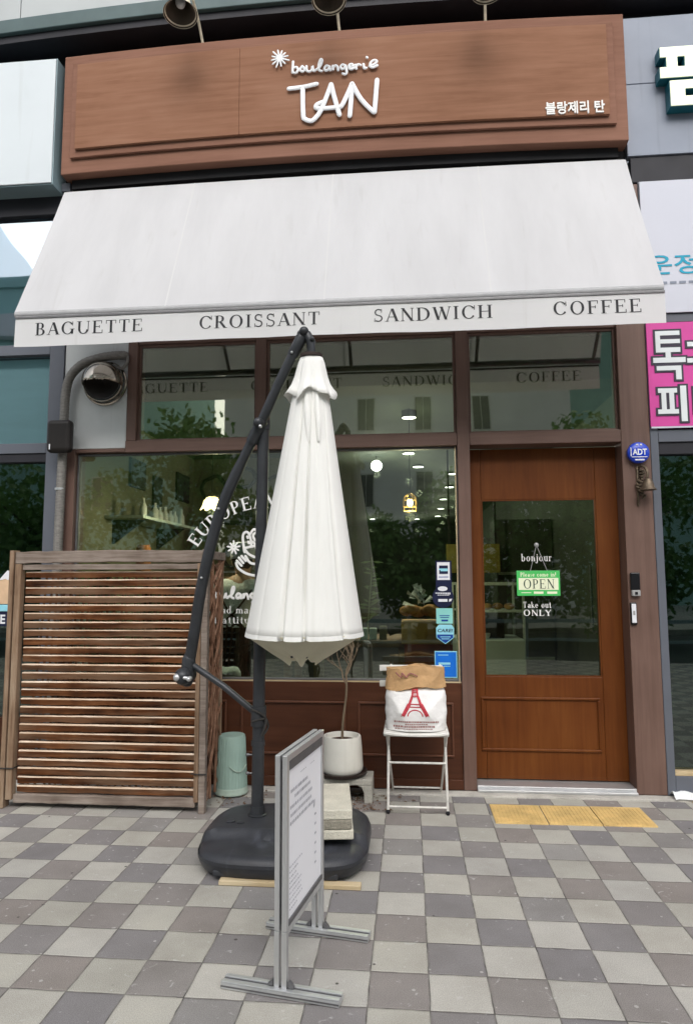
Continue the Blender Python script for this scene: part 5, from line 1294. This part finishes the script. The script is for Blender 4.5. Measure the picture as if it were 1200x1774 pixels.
# behind the door
dc=thing('display_case',(.62,1.6,0),'pale glazed display case seen through the lower door glass','display case')
MB().box(.42,1.02,1.6,2.2,.013,.82).build('base','counter_pale',dc,bev=.008)
m_=MB()
for a,c_ in ((.42,.44),(1.0,1.02)):
    for y in (1.6,2.18): m_.box(a,c_,y,y+.02,.8205,1.30)
m_.box(.42,1.02,1.6,1.615,1.3005,1.325).box(.42,1.02,2.185,2.2,1.3005,1.325).box(.441,.999,1.62,2.17,1.06,1.072).build('frame','counter_pale',dc)
for i in range(5):
    tag(MB().sphere((.52+.10*i,1.85+.04*(i%2),1.105),.042,12,1.2,1,.75).build('bread_roll','bread',at=(.52+.10*i,1.85,1.073),smooth=True),'small brown bread roll on the shelf of the glazed display case','bread','bread rolls in the display case')
cm=thing('coffee_machine',(.72,1.9,.82),'dark coffee machine with white cup on top inside the display case','machine')
MB().box(.50,.86,1.75,2.05,.8205,1.0).build('body','iron_dark',cm,bev=.012); MB().lathe([(.03,0),(.045,.02),(.05,.05)],(.68,1.72,.8210),16).build('cup','sticker_white',cm,smooth=True)
mb_=thing('menu_board',(.62,2.6,1.5),'yellow menu board hanging inside behind the open sign','board')
MB().box(.40,.95,2.6,2.62,1.42,1.72).build('board','menu_yellow',mb_,bev=.004); MB().box(.42,.44,2.605,2.615,1.7205,2.749).box(.9,.92,2.605,2.615,1.7205,2.749).build('cord','iron_dark',mb_)
cs=thing('cupboard',(1.2,3,0),'dark shelving cupboard standing at the back right of the bakery','cupboard')
MB().box(.95,1.55,2.9,3.4,.013,2.0).build('body','in_wall',cs,bev=.01)
for z in (.5,1.0,1.4): MB().box(.97,1.53,2.885,2.899,z,z+.03).build('shelf_edge','counter_pale',cs)
cw=thing('cloth_bundle',(-1.35,.24,.64),'pale cloth bundle with green sprout at the foot of the window','cloth')
m_=MB().sphere((-1.33,.24,.69),.10,18,1.5,.7,.62); m_.xf(lambda x,y,z:(x,y,z+.015*math.sin(x*40)+.01*math.sin(y*50))); m_.build('cloth','nb_blind',cw,smooth=True)
lf=MB(); rnd=random.Random(12)
for i in range(40):
    x=-1.47+rnd.uniform(-.04,.05); z=.72+rnd.uniform(-.03,.05); a=rnd.uniform(0,6); l=.02
    lf.quad((x,.20,z),(x+l*math.cos(a),.19,z+l*math.sin(a)),(x+l*math.cos(a+.8)*1.6,.20,z+l*math.sin(a+.8)*1.6))
lf.build('leaves','leaf_pale',cw)
sb_=thing('work_bench',(-1.3,.5,.3),'low dark bench along the inside of the window at the left','bench')
MB().box(-2.3,-1.60,.3,.62,.60,.645).build('top','iron_dark',sb_,bev=.004)
for x in (-2.25,-1.65): MB().box(x,x+.04,.34,.6,.013,.5995).build('leg','iron_dark',sb_)

# ------------------------------------------------------------------ the baker, seen from behind
def skin(name,nodes,edges,m,parent,root,sub=2):
    bm=bmesh.new(); ly=bm.verts.layers.skin.verify(); V={}
    o3=origin(parent)
    for k_,(p,r) in nodes.items():
        v=bm.verts.new(Vector(p)-o3); V[k_]=v
        rr=r if isinstance(r,tuple) else (r,r); v[ly].radius=rr; v[ly].use_root=(k_==root)
    for a,b_ in edges: bm.edges.new((V[a],V[b_]))
    me=bpy.data.meshes.new(name); bm.to_mesh(me); bm.free(); me.materials.append(M[m])
    o=bpy.data.objects.new(name,me); COL.objects.link(o); o.parent=parent
    s_=o.modifiers.new('skin','SKIN'); s_.use_smooth_shade=True
    if sub: q=o.modifiers.new('subdivision','SUBSURF'); q.levels=sub; q.render_levels=sub
    return o
pe=thing('person',(-1.29,.55,.013),'baker seen from behind in grey cap, pale shirt and black apron inside the window','person')
px,py_=-1.335,.55
def pp(x,y,z): return (px+x,py_+y,z)
nd={'pelvis':(pp(0,0,.86),(.13,.10)),'waist':(pp(.01,.02,1.0),(.115,.09)),'chest':(pp(.03,.05,1.17),(.125,.10)),'upper':(pp(.04,.08,1.30),(.105,.085)),'neck':(pp(.045,.10,1.39),.048),'jaw':(pp(.05,.125,1.45),(.058,.068)),'head':(pp(.05,.12,1.53),(.075,.088)),'crown':(pp(.05,.115,1.595),(.055,.06)),'nose':(pp(.055,.225,1.495),.012),
 'shL':(pp(-.145,.07,1.30),.062),'elL':(pp(-.19,.10,1.06),.042),'wrL':(pp(-.13,.30,.97),.028),'haL':(pp(-.10,.38,.965),(.034,.018)),
 'shR':(pp(.225,.07,1.30),.062),'elR':(pp(.275,.12,1.06),.042),'wrR':(pp(.20,.31,.97),.028),'haR':(pp(.17,.39,.965),(.034,.018)),
 'hipL':(pp(-.09,0,.80),.088),'knL':(pp(-.095,.01,.46),.055),'anL':(pp(-.095,-.01,.10),.036),'toL':(pp(-.10,.12,.045),.030),
 'hipR':(pp(.09,0,.80),.088),'knR':(pp(.10,.02,.46),.055),'anR':(pp(.10,0,.10),.036),'toR':(pp(.105,.13,.045),.030)}
ed=[('pelvis','waist'),('waist','chest'),('chest','upper'),('upper','neck'),('neck','jaw'),('jaw','head'),('head','crown'),('jaw','nose'),('upper','shL'),('shL','elL'),('elL','wrL'),('wrL','haL'),('upper','shR'),('shR','elR'),('elR','wrR'),('wrR','haR'),('pelvis','hipL'),('hipL','knL'),('knL','anL'),('anL','toL'),('pelvis','hipR'),('hipR','knR'),('knR','anR'),('anR','toR')]
for S,q in (('L',1),('R',-1)):
    hx,hy,hz=nd['ha'+S][0]
    for i,(ox,ln) in enumerate(((-.024,.058),(-.008,.068),(.008,.064),(.024,.050))):
        a='f%s%d'%(S,i); nd[a+'a']=((hx+ox,hy+.035,hz-.002),.0085); nd[a+'b']=((hx+ox*1.1,hy+.035+ln*.5,hz-.014),.008); nd[a+'c']=((hx+ox*1.1,hy+.03+ln*.8,hz-.038),.007)
        ed += [('ha'+S,a+'a'),(a+'a',a+'b'),(a+'b',a+'c')]
    nd['t%sa'%S]=((hx+q*.040,hy+.005,hz-.004),.010); nd['t%sb'%S]=((hx+q*.052,hy+.040,hz-.016),.008); ed += [('ha'+S,'t%sa'%S),('t%sa'%S,'t%sb'%S)]
skin('body',nd,ed,'skin',pe,'pelvis')
cl_={k_:nd[k_] for k_ in ('pelvis','waist','chest','upper','shL','elL','shR','elR')}
cl_={k_:(p,tuple(x+.018 for x in r) if isinstance(r,tuple) else r+.016) for k_,(p,r) in cl_.items()}
cl_['neckb']=(pp(.043,.09,1.355),.062); cl_['cuL']=(pp(-.165,.18,1.03),.05); cl_['cuR']=(pp(.245,.20,1.03),.05); cl_['pelvis']=(pp(0,0,.88),(.152,.122))
skin('shirt',cl_,[('pelvis','waist'),('waist','chest'),('chest','upper'),('upper','neckb'),('upper','shL'),('shL','elL'),('elL','cuL'),('upper','shR'),('shR','elR'),('elR','cuR')],'shirt',pe,'pelvis')
tr_={k_:(nd[k_][0],(tuple(x+.02 for x in nd[k_][1]) if isinstance(nd[k_][1],tuple) else nd[k_][1]+.02)) for k_ in ('pelvis','hipL','knL','anL','hipR','knR','anR')}
skin('trousers',tr_,[('pelvis','hipL'),('hipL','knL'),('knL','anL'),('pelvis','hipR'),('hipR','knR'),('knR','anR')],'trousers',pe,'pelvis')
MB().lathe([(.172,.40),(.178,.55),(.172,.75),(.165,.90),(.150,.985),(.148,1.005)],(px+.005,py_+.005,0),36,1.0,.80,cap0=False,cap1=False).build('apron','apron',pe,smooth=True)
ap_=MB().tube([pp(-.10,-.085,1.28),pp(.0,-.108,1.13),pp(.13,-.095,.99)],.008,8,.5).tube([pp(.17,-.085,1.28),pp(.06,-.108,1.13),pp(-.10,-.095,.99)],.008,8,.5)
for s_ in (-1,1): ap_.tube(smoothpath([pp(.02,-.125,1.0),pp(.02+s_*.05,-.15,1.035),pp(.02+s_*.095,-.14,1.0),pp(.02+s_*.05,-.14,.975),pp(.02,-.125,1.0)]),.009,6); ap_.tube(smoothpath([pp(.02,-.125,1.0),pp(.02+s_*.03,-.15,.92),pp(.02+s_*.04,-.15,.83)]),.008,6)
ap_.build('apron_straps','apron',pe,smooth=True)
MB().sphere(pp(.05,.105,1.515),.090,20,.92,1.0,1.0).xf(lambda x,y,z:(x,y-(.004 if z<1.5 else 0),max(z,1.44))).build('hair','hair',pe,smooth=True)
MB().lathe([(.092,-.01),(.096,.02),(.097,.055),(.100,.085),(.085,.112),(.04,.122),(.005,.124)],pp(.05,.108,1.53),28,.98,1.06).build('cap','cap_grey',pe,smooth=True)
MB().box(px-.03,px+.13,py_+.20,py_+.275,1.535,1.543).build('cap_peak','cap_grey',pe,bev=.003)
MB().sphere(pp(-.032,.125,1.495),.018,10,.5,1,1.5).sphere(pp(.132,.125,1.495),.018,10,.5,1,1.5).build('ear','skin',pe,smooth=True)
MB().sphere(pp(.022,.205,1.525),.010,10).sphere(pp(.085,.205,1.525),.010,10).build('eye','device_black',pe,smooth=True)
MB().tube([pp(.028,.196,1.452),pp(.052,.203,1.449),pp(.078,.196,1.452)],.005,6).build('mouth','print_brown',pe)
for s_ in (-1,1): MB().sphere(pp(s_*.098,.06,.045),.05,14,.85,2.0,.62).build('shoe','shoe',pe,smooth=True)

# ------------------------------------------------------------------ across the street (mirrored in the glass)
def block(x0,x1,y,h,m,label,rows,cols,dep=12):
    t=thing('apartment_block',((x0+x1)/2,y,-.14),label,'building')
    MB().box(x0,x1,y-dep,y,-.139,h).build('wall',m,t)
    ww=(x1-x0)/cols
    for i in range(cols):
        for j in range(rows):
            if (i*7+j*3)%5 in (0,3): continue
            xa=x0+ww*(i+.36); za=3.6+j*(h-4)/rows+.9
            f=MB().box(xa-.06,xa+ww*.26+.06,y+.001,y+.06,za-.06,za+1.46).build('window','opp_white',t)
            MB().box(xa,xa+ww*.125,y+.061,y+.065,za,za+1.4).box(xa+ww*.135,xa+ww*.26,y+.061,y+.065,za,za+1.4).build('pane','opp_window',f)
    MB().box(x0-.1,x1+.1,y-dep,y+.15,h+.001,h+.5).build('parapet',m,t)
    MB().box(x0+2,x1-2,y+.07,y+.5,h-2.6,h-1.5).build('balcony','opp_white',t)
block(-8,7.0,-24,17,'opp_grey','grey rendered apartment block across the street, mirrored in the upper windows',4,6)
block(-33,-12,-24,15,'opp_teal','teal apartment block across the street, mirrored in the left shop glazing',3,7)
block(7.6,28,-30,19,'opp_teal','tall green grey building across the street, mirrored at the right of the glazing',4,6)
def leaf_tree(x,y,h,r,seed,label,n=5200):
    t=thing('street_tree',(x,y,-.02),label,'tree','street trees across the road')
    rnd=random.Random(seed); tk=MB()
    tk.tube(smoothpath([(x,y,-.02),(x+.05,y,h*.25),(x-.04,y+.05,h*.5),(x,y,h*.8)]),[.14-.1*i/12 for i in range(13)],9)
    cs=[]
    for i in range(13):
        a=rnd.uniform(0,6.28); z=h*rnd.uniform(.14,.95); q=r*rnd.uniform(.25,.85)*(1-abs(z/h-.6))
        cx_,cy_=x+q*math.cos(a),y+q*math.sin(a); cs.append((cx_,cy_,z,r*rnd.uniform(.28,.45)))
        tk.tube([(x,y,z*.7),((x+cx_)/2,(y+cy_)/2,z*.88),(cx_,cy_,z)],[.05,.035,.015],6)
    tk.build('trunk','bark',t,smooth=True)
    lf=MB()
    for i in range(n):
        c=cs[i%len(cs)]; d=Vector((rnd.gauss(0,1),rnd.gauss(0,1),rnd.gauss(0,1))).normalized()*c[3]*rnd.uniform(.55,1.1)
        p=Vector(c[:3])+d; a=Vector((rnd.uniform(-1,1),rnd.uniform(-1,1),rnd.uniform(-1,1))).normalized()*.10; b_=a.cross(d).normalized()*.06
        lf.quad(p-a,p+b_,p+a,p-b_)
    lf.build('crown','leaf_green',t)
for i,(x,y,h,r) in enumerate(((-9.0,-11.5,4.6,2.4),(-5.6,-12,5.6,2.6),(-2.6,-13,3.4,2.2),(.3,-12.5,3.0,2.2),(2.4,-13,3.7,2.4),(5.0,-12,4.9,2.6),(8.8,-12,6.2,2.8))):
    leaf_tree(x,y,h,r,20+i,'leafy street tree across the road, mirrored only in the shop glass')
rl=thing('guard_rail',(0,-7.0,-.14),'pale metal guard rail along the kerb behind the photographer, mirrored in the glass','railing')
MB().box(-14,14,-7.02,-6.98,.62,.68).box(-14,14,-7.02,-6.98,.30,.35).build('rail','lightbox_side',rl)
for i in range(15): MB().box(-14+2*i-.03,-14+2*i+.03,-7.06,-7.021,-.139,.75).build('post','lightbox_side',rl)
